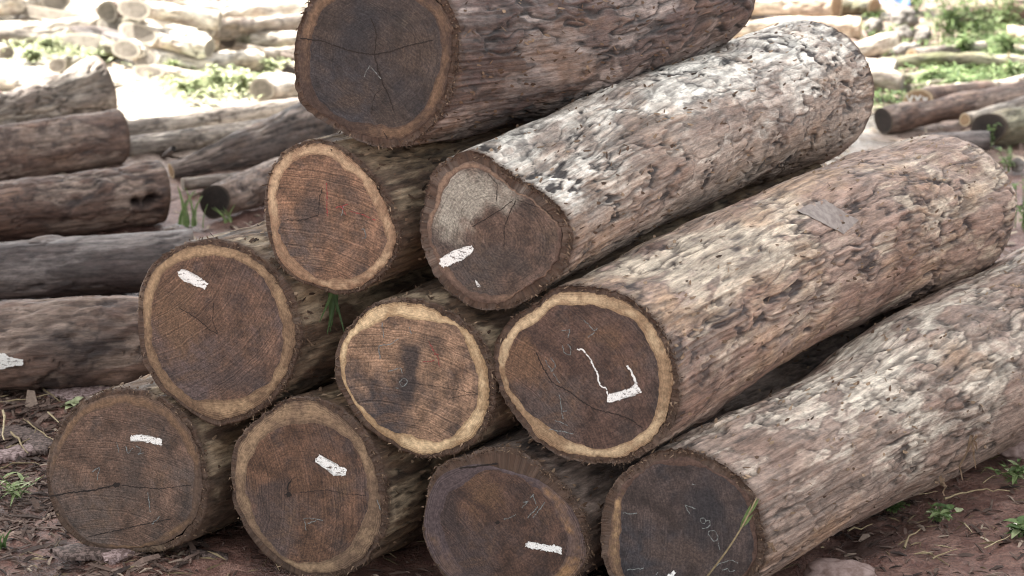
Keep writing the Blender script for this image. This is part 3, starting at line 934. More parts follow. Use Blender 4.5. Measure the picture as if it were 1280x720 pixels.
pile_log('third row log with white flecked bark and a fat white dash on its end',
         crop(510, 170, 3, [(230,62),(160,80),(105,115),(60,240),(40,330),(60,440),(100,530),(170,602),(260,645),(350,650),(440,620),(520,560),(590,490),(610,400),(600,330),(560,270),(480,200),(400,150),(330,105),(280,70)]),
         crop(510, 170, 3, [(250,130),(190,145),(140,190),(110,270),(95,330),(110,420),(150,500),(210,570),(300,598),(400,590),(480,550),(535,490),(555,400),(545,310),(490,250),(400,205),(330,165)]),
         (628, 302), 12, back=(1003, 115), back_r=90, bow=0.036, bark=B_T2, seed=9, n_ang=330, n_len=340,
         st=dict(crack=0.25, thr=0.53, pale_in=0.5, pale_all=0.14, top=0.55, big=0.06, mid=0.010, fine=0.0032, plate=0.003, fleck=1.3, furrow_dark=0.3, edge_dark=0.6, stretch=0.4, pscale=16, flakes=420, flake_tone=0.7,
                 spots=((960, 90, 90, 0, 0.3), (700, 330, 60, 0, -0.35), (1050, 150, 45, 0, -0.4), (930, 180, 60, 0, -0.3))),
         heart_c=heart_mat('heart_grey_patch', (0.078, 0.056, 0.046), (0.04, 0.034, 0.034), (0.27, 0.248, 0.205), (0.11, 0.075, 0.05), (0.8, 0, 0.6), 0.15, 0.35),
         sap_c=sap_mat('sap_dull_brown', (0.20, 0.132, 0.092), (0.10, 0.066, 0.052)), sapdark=[(0, 40, 0.5), (-60, 40, 0.6)],
         paint=[crop(510, 170, 3, [(120,460),(135,452),(160,436),(190,424),(240,410),(250,425),(235,440),(200,465),(160,483),(130,493),(120,478)]), crop(510, 170, 3, [(252,535),(260,545),(262,555),(274,568),(264,565),(255,556)])],
         cracks=[(crop(510, 170, 3, [(360,415),(360,350),(380,290),(405,240)]), 1.0), (crop(510, 170, 3, [(240,340),(310,300),(350,275),(395,238)]), 1.0), (crop(510, 170, 3, [(330,250),(335,180),(300,140)]), 0.8), (crop(510, 170, 3, [(400,235),(480,265)]), 0.8)],
         blots=[(590, 238, 38, 28, 1, 1.0), (558, 275, 22, 32, 1, 0.9), (630, 250, 25, 14, 1, 0.6), (565, 260, 20, 40, 1, 0.4), (640, 330, 35, 25, 0, 0.7)], fringe=1100)
# --- top log
pile_log('topmost log of the pile, blackish end with radiating cracks, cut off by the photo edge',
         crop(350, 0, 3.6, [(200,-80),(300,-125),(420,-140),(560,-115),(660,-65),(735,0),(790,90),(800,190),(795,300),(770,430),(710,530),(620,620),(510,665),(400,650),(270,590),(180,535),(110,480),(70,400),(58,300),(60,190),(85,80),(125,0)]),
         crop(350, 0, 3.6, [(320,-60),(430,-80),(550,-50),(620,0),(680,70),(718,160),(720,270),(700,380),(650,470),(580,545),(480,570),(370,560),(270,520),(190,460),(140,390),(130,290),(145,180),(180,80),(240,0)]),
         (468, 68), 8, back=(848, -24), back_r=99, bow=-0.055, bark=B_P, seed=10, n_ang=320, n_len=300,
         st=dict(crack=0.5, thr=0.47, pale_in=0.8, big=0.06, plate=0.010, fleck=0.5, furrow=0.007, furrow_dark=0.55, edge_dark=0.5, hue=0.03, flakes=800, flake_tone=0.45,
                 spots=((700, 20, 80, 0, 0.2), (660, 110, 80, 1, 0.25))),
         heart_c=heart_mat('heart_blue_black', (0.038, 0.031, 0.028), (0.022, 0.022, 0.027), (0.12, 0.098, 0.075), (0.055, 0.040, 0.031), (0.6, 0, 0.8), 0.15, 0.35),
         sap_c=sap_mat('sap_amber', (0.15, 0.095, 0.06), (0.06, 0.041, 0.033)), sapdark=[(220, 35, 0.9), (-90, 25, 0.4)],
         chalk=[crop(350, 0, 3.6, c) for c in ([(405,295),(430,325),(455,355)],[(405,295),(385,325),(380,345)])],
         cracks=[(crop(350, 0, 3.6, [(90,172),(180,182),(260,210),(340,235),(425,247),(500,230),(580,205),(690,180)]), 1.5), (crop(350, 0, 3.6, [(405,80),(430,130),(432,190),(427,245)]), 1.2),
                 (crop(350, 0, 3.6, [(425,247),(440,310),(465,380),(490,430),(512,500)]), 1.5), (crop(350, 0, 3.6, [(465,398),(430,420),(415,460),(413,520)]), 1.0), (crop(350, 0, 3.6, [(465,590),(485,630)]), 1.2)],
         blots=[(440, 60, 25, 30, 0, 0.7), (520, 70, 30, 30, 2, 0.6), (430, 120, 40, 20, 2, 0.4), (455, 15, 30, 35, 0, 0.9), (505, 120, 35, 30, 0, 0.7), (500, 30, 12, 14, 1, 0.45), (535, 80, 8, 18, 1, 0.3)], fringe=1100)
#SECTION2

# ------------------------------------------------------------------ other logs lying about the yard
def at_end(x, y, r, z0=0.0):
    dz = -(FWD[2] - UPV[2] * (y - 360) / F_PX)
    D = (CAM[2] - z0) / (r / F_PX + dz)
    return CAM + rays([(x, y)])[0] * D, r * D / F_PX


def end_mat(name, heart, sap, dark, ring_at=0.8):
    k = NT(name)
    rr = k.attr('rr')
    n1 = k.noise(9, 4, 0.6)
    n2 = k.noise(70, 4, 0.7)
    rg = k.noise(1.0, 3, 0.65, '1D', wv=k.math('ADD', k.math('MULTIPLY', rr, 26.0), k.math('MULTIPLY', n1, 4.0)))
    col = k.mix(k.ramp(n1, 0.4, 0.65), heart, dark)
    col = k.mix(k.ramp(k.math('ADD', rr, k.math('MULTIPLY', k.math('SUBTRACT', n1, 0.5), 0.25)), ring_at - 0.03, ring_at + 0.03), col, sap)
    col = k.scale_col(col, k.math('MULTIPLY', k.ramp(rg, 0.3, 0.7, 0.75, 1.2), k.ramp(n2, 0.25, 0.75, 0.75, 1.25)))
    k.bump(n2, 0.4, 0.003)
    return k.done(col, 0.85, 0.2)


E_GREY = end_mat('end_grey', (0.21, 0.185, 0.155), (0.32, 0.285, 0.235), (0.12, 0.105, 0.088))
E_TAN = end_mat('end_tan', (0.30, 0.20, 0.12), (0.46, 0.36, 0.24), (0.20, 0.13, 0.08))
E_DARK = end_mat('end_dark', (0.035, 0.027, 0.023), (0.06, 0.047, 0.038), (0.02, 0.017, 0.016), 0.88)
B_SUN = bark_mat('bark_bleached', (0.13, 0.10, 0.075), (0.52, 0.46, 0.38), (0.72, 0.68, 0.60), (0.46, 0.36, 0.24))
B_YEL = bark_mat('bark_peeled_yellow', (0.26, 0.19, 0.13), (0.58, 0.48, 0.37), (0.70, 0.61, 0.49), (0.56, 0.43, 0.30), lip=(0.45, 0.35, 0.25))
B_MUD = bark_mat('bark_muddy', (0.04, 0.028, 0.025), (0.132, 0.083, 0.063), (0.255, 0.19, 0.152), (0.185, 0.107, 0.071))
B_GRY = bark_mat('bark_slate', (0.035, 0.030, 0.030), (0.075, 0.058, 0.053), (0.16, 0.134, 0.124), (0.10, 0.068, 0.05))
B_MOSS = bark_mat('bark_mossy', (0.05, 0.045, 0.03), (0.15, 0.13, 0.085), (0.26, 0.24, 0.17), (0.13, 0.15, 0.055))
B_STUMP = bark_mat('bark_weathered', (0.07, 0.055, 0.045), (0.20, 0.165, 0.138), (0.34, 0.295, 0.25), (0.24, 0.18, 0.125))


def yard_log(label, p0, p1, bark, end=None, z=(0, 0), st=None, seed=0, group='other logs lying about the yard', n=44, m=50, ends=(1, 0), face=0.0, dents=(), bend=0.0, name='log', noise=1.0, flare=None):
    st = dict(dict(big=0.03, mid=0.014), **(st or {}))
    c0, r0 = at_end(*p0, z[0])
    c1, r1 = at_end(*p1, z[1])
    ax = c1 - c0
    L = np.linalg.norm(ax); a = ax / L
    base = np.array([c0[0], c0[1], c0[2] - r0])
    root = thing(name, label, 'log', base, group)
    u = np.cross(a, [0, 0, 1.0]); u /= np.linalg.norm(u); v = np.cross(u, a)
    ang = np.linspace(0, 2 * np.pi, n, endpoint=False)
    dirs = np.cos(ang)[:, None] * u + np.sin(ang)[:, None] * v
    tt = np.linspace(0, 1, m)
    side = np.cross(a, [0, 0, 1.0])
    C = c0 + ax * tt[:, None] + np.array([0, 0, 1.0]) * (bend * np.sin(np.pi * tt))[:, None]
    R = r0 + (r1 - r0) * tt
    if flare is not None: R = R * np.interp(tt, flare[0], flare[1])
    lobes = 1 + 0.07 * np.sin(ang * 2 + seed) + 0.04 * np.sin(ang * 3 + seed * 2.1)
    # obliquely sawn front end, turned a little to the camera
    tilt = np.zeros(n)
    if face:
        toc = CAM - c0; toc /= np.linalg.norm(toc)
        nn = -a * (1 - face) + toc * face; nn /= np.linalg.norm(nn)
        tilt = -((dirs * (r0 * lobes)[:, None]) @ nn) / (a @ nn)
    V = C[:, None, :] + dirs[None] * (R[:, None] * lobes[None])[:, :, None] + a[None, None] * (tilt[None] * (1 - tt)[:, None] ** 4)[:, :, None]
    V = V.reshape(-1, 3)
    s = np.repeat(tt * L, n)
    ra = (r0 + r1) / 2
    q = np.stack([np.tile(np.cos(ang), m) * ra, np.tile(np.sin(ang), m) * ra, s], 1) + seed * 5.3
    disp, bk = bark_field(q, s, st, 500 + seed * 7)
    env = np.clip(np.minimum(s, L - s) / 0.05, 0.25, 1) * noise * min(1.0, ra / 0.12)
    D = np.tile(dirs, (m, 1))
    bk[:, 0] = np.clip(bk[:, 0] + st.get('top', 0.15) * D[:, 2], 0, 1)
    V = V + D * (disp * env)[:, None]
    for (dx, dy, rad, dep) in dents:
        pp = V - CAM; dp = pp @ FWD
        X = 640 + F_PX * (pp @ RGT) / dp; Y = 360 - F_PX * (pp @ UPV) / dp
        g = np.exp(-(((X - dx) ** 2 + (Y - dy) ** 2) / rad ** 2)) * ((D @ (CAM - c0)) > 0)
        V = V - D * (g * dep)[:, None]
        bk[:, 1] = np.clip(bk[:, 1] + g * (1.3 if dep else 0.6), 0, 1)
    lip = np.clip(1 - s / 0.03, 0, 1) * 0.7
    f = grid_faces(m, n)
    add('bark', make_mesh('bark', V - base, f, bark, True, {'bk': ('FLOAT_COLOR', bk), 'lip': ('FLOAT', lip), 'cyl': ('FLOAT_VECTOR', q)}), root)
    for which in (0, 1):
        if end is None: continue
        ring = V[:n] if which == 0 else V[-n:]
        cc = ring.mean(0)
        k = 9
        vv, rr = [], []
        for j in range(k):
            w_ = j / (k - 1)
            vv.append(cc + (ring - cc) * max(w_, 0.01)); rr.append(np.full(n, w_))
        f2 = grid_faces(k, n)
        add('cut_end', make_mesh('cut_end', np.concatenate(vv) - base, f2 if which == 1 else f2[:, ::-1].copy(), end, True, {'rr': ('FLOAT', np.concatenate(rr))}), root)
    root['_r'] = float(r0)
    del root['_r']
    return root, base, c0, a, r0


MID = 'muddy logs lying left of the pile'
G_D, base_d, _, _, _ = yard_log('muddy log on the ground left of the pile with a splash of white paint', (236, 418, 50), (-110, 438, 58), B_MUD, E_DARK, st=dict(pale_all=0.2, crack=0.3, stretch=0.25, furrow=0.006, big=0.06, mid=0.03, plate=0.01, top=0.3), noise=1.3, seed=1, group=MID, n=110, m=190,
         dents=((60, 425, 26, 0.0), (105, 432, 24, 0.0), (140, 425, 22, 0.0), (95, 470, 30, 0.0)))
yard_log('smooth dark grey log behind the white splashed muddy log', (243, 325, 41), (-110, 347, 37), B_GRY, E_DARK, st=dict(big=0.015, mid=0.007, crack=0.2, fleck=0.3, plate=0.003, stretch=0.25), seed=2, group=MID, n=100, m=170)
yard_log('reddish brown log with two dark rot holes near its blunt end', (200, 238, 40), (-110, 279, 36), B_MUD, E_DARK, st=dict(crack=0.5, furrow=0.007, mid=0.022, stretch=0.3), seed=3, group=MID, n=110, m=180,
         dents=((171, 254, 6, 0.07), (191, 250, 8, 0.08), (184, 254, 5, 0.05)))
yard_log('brown log ending bluntly in front of the thick weathered grey log', (146, 171, 33), (-110, 212, 36), B_MUD, E_DARK, st=dict(crack=0.4, mid=0.012, stretch=0.25, plate=0.004), seed=4, group=MID, n=100, m=160)
# splash of white paint on the muddy log
g = ragged([(-14, 444), (2, 441), (12, 446), (30, 450), (29, 456), (14, 459), (2, 461), (-14, 462)], 2.5, 0.8, 5)
hit_c, hit_r = at_end(0, 432, 55, 0.0)
pz = []
for x_, y_ in g:                                   # onto the log's barrel: a cylinder along X
    d_ = rays([(x_, y_)])[0]
    oy, oz = CAM[1] - hit_c[1], CAM[2] - hit_c[2]
    A_, B_, C_ = d_[1]**2 + d_[2]**2, oy * d_[1] + oz * d_[2], oy * oy + oz * oz - (hit_r + 0.014) ** 2
    pz.append(CAM + d_ * ((-B_ - math.sqrt(max(B_ * B_ - A_ * C_, 0))) / A_))
pz = np.array(pz) - base_d
bm = bmesh.new(); fc = bm.faces.new([bm.verts.new(v) for v in pz]); bmesh.ops.triangulate(bm, faces=[fc])
me = bpy.data.meshes.new('paint_mark'); bm.to_mesh(me); bm.free(); me.materials.append(M_PAINT)
add('paint_mark', me, G_D)

BACK = 'logs behind the left side of the pile'
yard_log('dark rough log tapering to the left behind the pile', (405, 160, 36), (214, 214, 9), B_DK, E_TAN, st=dict(mid=0.03, crack=0.6, furrow=0.01), seed=5, group=BACK, n=110, m=130)
yard_log('short split log with a purple grey face beside the pile', (268, 252, 21), (352, 222, 27), B_MUD, E_DARK, st=dict(pale_all=0.5, mid=0.03), seed=6, group=BACK, n=80, m=80, face=0.35)
yard_log('thin grey log lying between the rotten log and the split log', (228, 231, 9), (300, 224, 10), B_STUMP, E_GREY, st=dict(pale_all=0.3), seed=7, group=BACK, n=50, m=60)
yard_log('long bleached log half in the sun, the farther of two behind the tapering dark log', (152, 163, 12), (440, 126, 14), B_STUMP, E_GREY, st=dict(pale_all=0.35, stretch=0.2), seed=8, group=BACK, n=64, m=130)
yard_log('long bleached log half in the sun, the nearer of two behind the tapering dark log', (156, 184, 13), (430, 150, 15), B_STUMP, E_GREY, st=dict(pale_all=0.3, stretch=0.2), seed=9, group=BACK, n=64, m=130)
yard_log('small dark stick poking up beside the tapering dark log', (204, 196, 3), (217, 186, 4), B_GRY, E_DARK, z=(0.0, 0.07), seed=10, group=BACK, n=14, m=10, name='stick')

yard_log('thick weathered grey log lying aslant behind the muddy logs, its flared end sunlit', (128, 112, 36), (-70, 158, 17), B_STUMP, E_GREY,
         st=dict(big=0.14, mid=0.05, pale_all=0.25, knots=14, furrow=0.012), seed=11, group=BACK, n=110, m=120, noise=1.5, flare=([0, 0.12, 0.3, 0.6, 1], [1.12, 1.1, 0.92, 0.85, 1]))
yard_log('knobbly grey log end at the far left under the thick weathered grey log', (24, 130, 11), (-60, 126, 14), B_STUMP, E_GREY, st=dict(pale_all=0.4, mid=0.04), seed=12, group=BACK, n=40, m=40, face=0.5)

SUNL = 'thin logs heaped in the sun behind on the left'
for i, (lab, p0, p1, bark, end, z) in enumerate([
    ('topmost log of the sunlit heap, its round end facing the camera', (168, 12, 14), (275, 26, 13), B_SUN, E_GREY, (0.32, 0.26)),
    ('grey ended log directly under the topmost log of the sunlit heap', (173, 42, 13), (262, 60, 12), B_SUN, E_GREY, (0.17, 0.12)),
    ('round ended log low in the sunlit heap above the weathered log', (157, 62, 12), (245, 70, 11), B_SUN, E_GREY, (0.07, 0.05)),
    ('upper of two small log ends close to the tip of the weathered log', (181, 74, 10.5), (268, 85, 10), B_SUN, E_GREY, (0.03, 0.0)),
    ('lower of two small log ends close to the tip of the weathered log', (185, 90, 8.5), (260, 99, 8), B_SUN, E_GREY, (0, 0)),
    ('greyish upright oval log end left of the sunlit heap', (108, 56, 13.5), (155, 64, 12), B_MOSS, E_GREY, (0, 0)),
    ('short log with an oval end on the pale ground left of the weathered log tip', (72, 82, 9), (116, 80, 8), B_MOSS, E_GREY, (0, 0)),
    ('log end poking in at the left edge above the green weeds', (9, 66, 8), (-50, 58, 9), B_SUN, E_GREY, (0, 0)),
    ('dark gap filling log behind the ends of the sunlit heap', (138, 48, 12), (172, 58, 12), B_GRY, E_DARK, (0.06, 0.06)),
    ('brown log crossing behind the topmost end of the sunlit heap', (134, 14, 13), (168, 8, 12), B_MUD, E_GREY, (0.2, 0.2)),
    ('leaning greenish log below the crossing brown log', (140, 31, 10), (178, 34, 10), B_MOSS, E_GREY, (0.12, 0.12)),
    ('long bleached log running right from the sunlit heap, the lower one', (206, 50, 15), (440, 54, 16), B_SUN, E_GREY, (0, 0)),
    ('long bleached log running right from the sunlit heap, the upper one', (215, 18, 18), (440, 20, 18), B_SUN, E_GREY, (0, 0)),
    ('farthest bleached log along the top edge of the photo', (190, -4, 12), (440, -2, 12), B_SUN, E_GREY, (0, 0)),
    ('log with a grey split end among weeds beside the top log', (327, 112, 14), (450, 96, 14), B_SUN, E_GREY, (0, 0)),
    ('short log with a dark squarish end lying on the long bleached logs', (284, 50, 10), (318, 47, 9), B_MOSS, E_DARK, (0.06, 0.06)),
    ('stub of mossy log just left of the topmost dark log', (361, 92, 9), (420, 88, 9), B_MOSS, E_DARK, (0, 0)),
    ('bleached log across the pale ground left of the crossing brown log', (128, 34, 11), (20, 42, 10), B_SUN, E_GREY, (0, 0)),
    ('brownish bleached log above the weed patch at the left', (92, 44, 9), (-20, 50, 10), B_STUMP, E_GREY, (0, 0)),
    ('thick bleached log in the top left corner', (70, 2, 13), (-40, 8, 14), B_SUN, E_GREY, (0, 0)),
    ('greyish log lying crosswise right of the small bush', (84, 22, 8), (132, 30, 9), B_STUMP, E_GREY, (0, 0)),
    ('weathered log half hidden behind the wide light green weed', (205, 82, 11), (330, 78, 11), B_SUN, E_GREY, (0, 0)),
    ('weathered log leaning on the long bleached logs', (258, 36, 12), (390, 28, 13), B_STUMP, E_GREY, (0.14, 0.10)),
    ('short weathered log between the bleached logs and the top log', (318, 70, 12), (430, 66, 13), B_STUMP, E_GREY, (0, 0)),
    ('pale log on the sunlit ground just left of the weathered log', (64, 108, 9), (-40, 100, 9), B_SUN, E_GREY, (0, 0)),
]):
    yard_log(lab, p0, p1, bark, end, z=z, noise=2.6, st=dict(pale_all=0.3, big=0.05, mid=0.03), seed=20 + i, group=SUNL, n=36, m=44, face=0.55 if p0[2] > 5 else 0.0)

SUNR = 'logs lying in the sun behind on the right'
for i, (lab, p0, p1, bark, end, z, fc_) in enumerate([
    ('big peeled yellow log at the top, right behind the topmost log', (1046, 7, 19), (860, 0, 17), B_YEL, E_TAN, (0, 0), 0.2),
    ('knobbly pale log under the big peeled yellow log', (1076, 36, 15), (890, 40, 15), B_YEL, E_TAN, (0, 0), 0.25),
    ('peeled pinkish log pointing to the grey boulders', (1114, 52, 12), (1015, 74, 14), B_YEL, E_TAN, (0, 0), 0.1),
    ('dark brown log end beside the blue sheet', (1094, 10, 13), (1050, 6, 12), B_MOSS, E_TAN, (0, 0), 0.2),
    ('mossy log half buried in weeds, running to the right edge', (1100, 80, 9), (1300, 82, 10), B_MOSS, E_DARK, (0, 0), 0.2),
    ('short dark log in the weeds below the mossy log', (1112, 97, 9), (1172, 96, 8), B_MOSS, E_DARK, (0, 0), 0.1),
    ('white bleached slab of log behind the white flecked log, upper one', (1120, 87, 11), (1030, 84, 12), B_SUN, E_GREY, (0, 0), 0.2),
    ('white bleached slab of log behind the white flecked log, lower one', (1128, 106, 13), (1030, 103, 14), B_SUN, E_GREY, (0, 0), 0.2),
    ('small brown chunk of log on top of the white bleached slabs', (1100, 78, 4.5), (1076, 76, 4), B_YEL, E_TAN, (0.07, 0.07), 0.1),
    ('pale log lying behind the log with white letters', (1160, 116, 10), (1270, 107, 10), B_SUN, E_GREY, (0, 0), 0.1),
    ('long dark muddy log reaching from the white flecked log to the right edge', (1104, 151, 15.5), (1330, 112, 16), B_MUD, E_DARK, (0, 0), 0.1),
    ('pale log squeezed between the long muddy log and the dark ended log', (1206, 150, 8), (1330, 118, 12), B_STUMP, E_TAN, (0.08, 0.08), 0.4),
    ('short blue grey log in front of the long muddy log', (1156, 177, 10), (1236, 176, 12), B_GRY, E_DARK, (0, 0), 0.12),
    ('log with a black round end at the right edge, weeds on its end', (1235, 161, 20), (1345, 146, 25), B_MOSS, E_DARK, (0, 0), 0.55),
    ('pale log piece at the right edge among the tall weeds', (1258, 42, 11), (1320, 48, 12), B_YEL, E_TAN, (0, 0), 0.3),
    ('grey log piece at the right edge under the tall weeds', (1262, 62, 7), (1320, 66, 8), B_STUMP, E_DARK, (0, 0), 0.3),
    ('brown log lying under the tall weeds toward the upper right corner', (1190, 24, 12), (1300, 10, 13), B_MUD, E_DARK, (0, 0), 0.3),
    ('greyish log between the boulders and the mossy log', (1140, 72, 10), (1230, 62, 10), B_STUMP, E_TAN, (0, 0), 0.3),
    ('pale broken log just above the long muddy log at the right', (1216, 116, 9), (1320, 94, 10), B_SUN, E_TAN, (0, 0), 0.3),
    ('mossy stub of log between the bleached slabs and the short dark log', (1136, 112, 7), (1180, 106, 7), B_MOSS, E_GREY, (0, 0), 0.3),
]):
    yard_log(lab, p0, p1, bark, end, z=z, noise=1.9 if i < 9 else 1.1, bend=(0.0, 0.03, -0.02)[i % 3] if i < 9 else 0.0, st=dict(pale_all=0.2, big=0.06, mid=0.03), seed=50 + i, group=SUNR, n=60 if p0[2] > 13 else 40, m=70 if p0[2] > 13 else 44, face=fc_)
# log end with white letters
lr, lb, lc, la, lrad = yard_log('log end with white painted letters beside the long muddy log', (1147, 124, 13), (1236, 112, 12), B_MUD, E_TAN, seed=70, group=SUNR, n=50, m=40, face=0.93, st=dict(pale_all=0.2))
toc = CAM - lc; toc /= np.linalg.norm(toc)
nn = -la * 0.07 + toc * 0.93; nn /= np.linalg.norm(nn)
for k_, ln in enumerate(([(1133, 119), (1137, 126)], [(1141, 119), (1136, 131)], [(1144, 120), (1147, 126), (1151, 119)], [(1147, 126), (1147, 132)], [(1154, 121), (1157, 131)], [(1159, 122), (1153, 131)])):
    gl = smooth_line(ln, 2, 0.1, 900 + k_)
    p3 = on_plane(gl, lc + nn * 0.012, nn) - lb
    v, f = strip(p3, 2.2 * depth_of(lc) / F_PX, nn, 0.0)
    add('painted_letter', make_mesh('painted_letter', v, f, M_PAINT, False), lr)

# ------------------------------------------------------------------ stones, slabs of bark, sheet
def stone(label, x, y, rx, ry, mat, seed, cat='stone', name='stone', group=None, sink=0.25):
    c, r = at_end(x, y, ry, 0.0)
    sx = rx * depth_of(c) / F_PX
    bm = bmesh.new(); bmesh.ops.create_icosphere(bm, subdivisions=4, radius=1.0)
    v = np.array([w_.co[:] for w_ in bm.verts])
    d = (fbm(v * 1.6 + seed * 9, seed, 3) - 0.5) * 0.7 + (fbm(v * 7 + seed, seed + 1, 3) - 0.5) * 0.13
    f1, f2, _ = worley(v * 1.2 + seed * 3.3, seed + 2)
    v = v * (1 + d - 0.25 * f1 + 0.1)[:, None] * np.array([sx, (sx + r) / 2, r])
    fcs = np.array([[w_.index for w_ in f.verts] for f in bm.faces]); bm.free()
    o = add(name, make_mesh(name, v + np.array([0, 0, r * (1 - sink)]), fcs, mat, True), None, (c[0], c[1], 0))
    return tag(o, label, cat, group)


M_STONE = flat_mat('stone_grey', (0.11, 0.097, 0.086), (0.22, 0.20, 0.18), 22, 0.85)
M_STONE_P = flat_mat('stone_pinkish', (0.15, 0.10, 0.085), (0.27, 0.20, 0.18), 26, 0.8)
for i, a_ in enumerate([
    ('upper pale grey boulder at the tip of the peeled pinkish log', 1131, 42, 13, 11),
    ('lower pale grey boulder at the tip of the peeled pinkish log', 1134, 61, 17, 11),
    ('rounded brown boulder beside the tall green weeds', 1154, 44, 10, 11),
    ('large grey rock below the blue sheet', 1131, 22, 17, 15),
    ('dark mossy rock between the knobbly pale log and the grey rock', 1092, 31, 11, 11)]):
    stone(*a_, M_STONE, 30 + i, 'boulder', 'boulder', 'boulders among the far right logs')
stone('pinkish stone under the far part of the lowest right log', 1266, 556, 22, 17, M_STONE_P, 3)
stone('flat reddish stone in the mud in front of the lowest right log', 1052, 715, 46, 18, M_STONE_P, 4)
stone('small grey stone beside the weeds at the right edge', 1272, 204, 9, 9, M_STONE, 5)
stone('reddish chunk of wood wedged between the two lowest left logs', 283, 632, 9, 10, flat_mat('wood_chunk', (0.16, 0.085, 0.06), (0.24, 0.15, 0.11), 60), 6, 'wood chunk', 'wood_chunk')

# blue crumpled sheet
c, r = at_end(1113, 12, 5, 0.0)
gx, gy = np.meshgrid(np.linspace(-1, 1, 24), np.linspace(-1, 1, 18))
p = np.stack([gx.ravel() * 0.13, gy.ravel() * 0.10, np.zeros(gx.size)], 1)
p[:, 2] = 0.05 + fbm(p * 14 + 4, 77, 3) * 0.16 * (1 - 0.5 * (gx.ravel() ** 2 + gy.ravel() ** 2))
vv = np.concatenate([p, p - [0, 0, 0.004]]); f_ = grid_faces(18, 24, False)
tag(add('plastic_sheet', make_mesh('plastic_sheet', vv, np.concatenate([f_, f_[:, ::-1] + len(p)]), flat_mat('blue_plastic', (0.06, 0.13, 0.42), (0.17, 0.29, 0.60), 14, 0.45), True), None, (c[0], c[1], 0.02)),
    'crumpled pale blue plastic sheet beside the dark log end', 'plastic sheet')


def slab(label, pts, thick, mat, seed, name='bark_slab', cat='bark slab', group='loose slabs of bark on the mud', z=0.008):
    p = ragged(pts, 2, 0.7, seed)
    g = on_z(p, z)
    gin = on_z(ragged(pts, 2, 0.0, seed), z)
    cen = g.mean(0)
    loc = np.array([cen[0], cen[1], 0.0])
    rr_ = np.random.default_rng(seed)
    n_ = len(g)
    rings_ = []
    for w_ in (1.0, 0.7, 0.35, 0.02):
        q = cen + ((g if w_ == 1.0 else gin) - cen) * w_
        q = q.copy(); q[:, 2] = z + thick * 0.45 + 0.010 * (1 - w_) * (fbm(q * 6, seed + 3, 2))
        rings_.append(q)
    low = g.copy(); low[:, 2] = 0.0
    V = np.concatenate([low] + rings_) - loc
    o = add(name, make_mesh(name, V, grid_faces(5, n_), mat, True), None, loc)
    return tag(o, label, cat, group)


M_SLAB_P = flat_mat('slab_pink', (0.10, 0.066, 0.06), (0.27, 0.20, 0.19), 70, lo=0.42, hi=0.58)
M_SLAB_Y = flat_mat('slab_pale', (0.20, 0.14, 0.10), (0.46, 0.40, 0.32), 70, lo=0.42, hi=0.58)
M_SLAB_D = flat_mat('slab_dark', (0.04, 0.027, 0.022), (0.14, 0.10, 0.088), 70, lo=0.42, hi=0.58)
slab('pinkish slab of bark lying below the white splashed log', [(50,485),(75,481),(110,482),(120,480),(150,470),(152,484),(120,497),(92,502),(68,497)], 0.012, M_SLAB_P, 1)
slab('pale splintered slab lying behind the lowest left log', [(118,496),(150,480),(178,465),(196,470),(200,485),(170,497),(135,505)], 0.016, M_SLAB_Y, 2)
slab('dark plank of bark at the left edge, upper of a few on the mud', [(-6,538),(20,532),(48,540),(72,556),(66,562),(40,552),(12,548),(-6,550)], 0.012, M_SLAB_D, 3)
slab('grey plank of bark at the left edge, below the upper dark plank', [(-6,566),(22,558),(44,556),(46,563),(20,572),(-6,578)], 0.014, M_SLAB_P, 4)
slab('dark flake of bark lying just left of the lowest left log', [(30,552),(48,549),(62,556),(58,566),(40,566)], 0.012, M_SLAB_D, 5)
slab('long dark splinter of bark at the foot of the lowest left log', [(62,688),(95,682),(135,686),(168,690),(160,697),(120,698),(80,697)], 0.018, M_SLAB_D, 6)
slab('chunky brown bark piece under the lowest left log', [(126,696),(150,688),(166,684),(172,690),(160,700),(138,704)], 0.022, M_SLAB_P, 7)
slab('thin dark splinter between the two lowest left logs', [(236,686),(262,690),(286,694),(284,699),(258,697),(238,692)], 0.014, M_SLAB_D, 8)

# pale splinter at the right edge
slab('white splinter of wood at the lower right edge', [(1262,659),(1272,652),(1286,646),(1286,650),(1270,660)], 0.012, flat_mat('splinter_white', (0.6, 0.55, 0.45), (0.7, 0.66, 0.56)), 9, 'splinter', 'splinter', None)


def twig(label, pts, r, tone, seed, lift=0.012, name='twig', mat=None):
    q = smooth_line(pts, 6, 0.8, seed)
    g = on_z(q, 0.0)
    rr_ = np.random.default_rng(seed)
    g[:, 2] = lift + np.abs(np.cumsum(rr_.normal(0, 0.003, len(g))))
    loc = np.array([g[0, 0], g[0, 1], 0.0]); g = g - loc
    k = len(g); a_ = np.linspace(0, 2 * np.pi, 6, endpoint=False)
    d = np.gradient(g, axis=0); d /= np.linalg.norm(d, axis=1)[:, None]
    s1 = np.cross(d, [0, 0, 1.0]); s1 /= np.linalg.norm(s1, axis=1)[:, None]; s2 = np.cross(s1, d)
    rad = r * np.linspace(1.0, 0.45, k) * rr_.uniform(0.8, 1.2, k)
    V = (g[:, None] + (np.cos(a_)[None, :, None] * s1[:, None] + np.sin(a_)[None, :, None] * s2[:, None]) * rad[:, None, None]).reshape(-1, 3)
    o = add(name, make_mesh(name, V, grid_faces(k, 6), M_STALK, True, {'tone': ('FLOAT', np.full(len(V), tone))}), None, loc)
    return tag(o, label, 'twig', 'twigs and dry stalks on the mud')


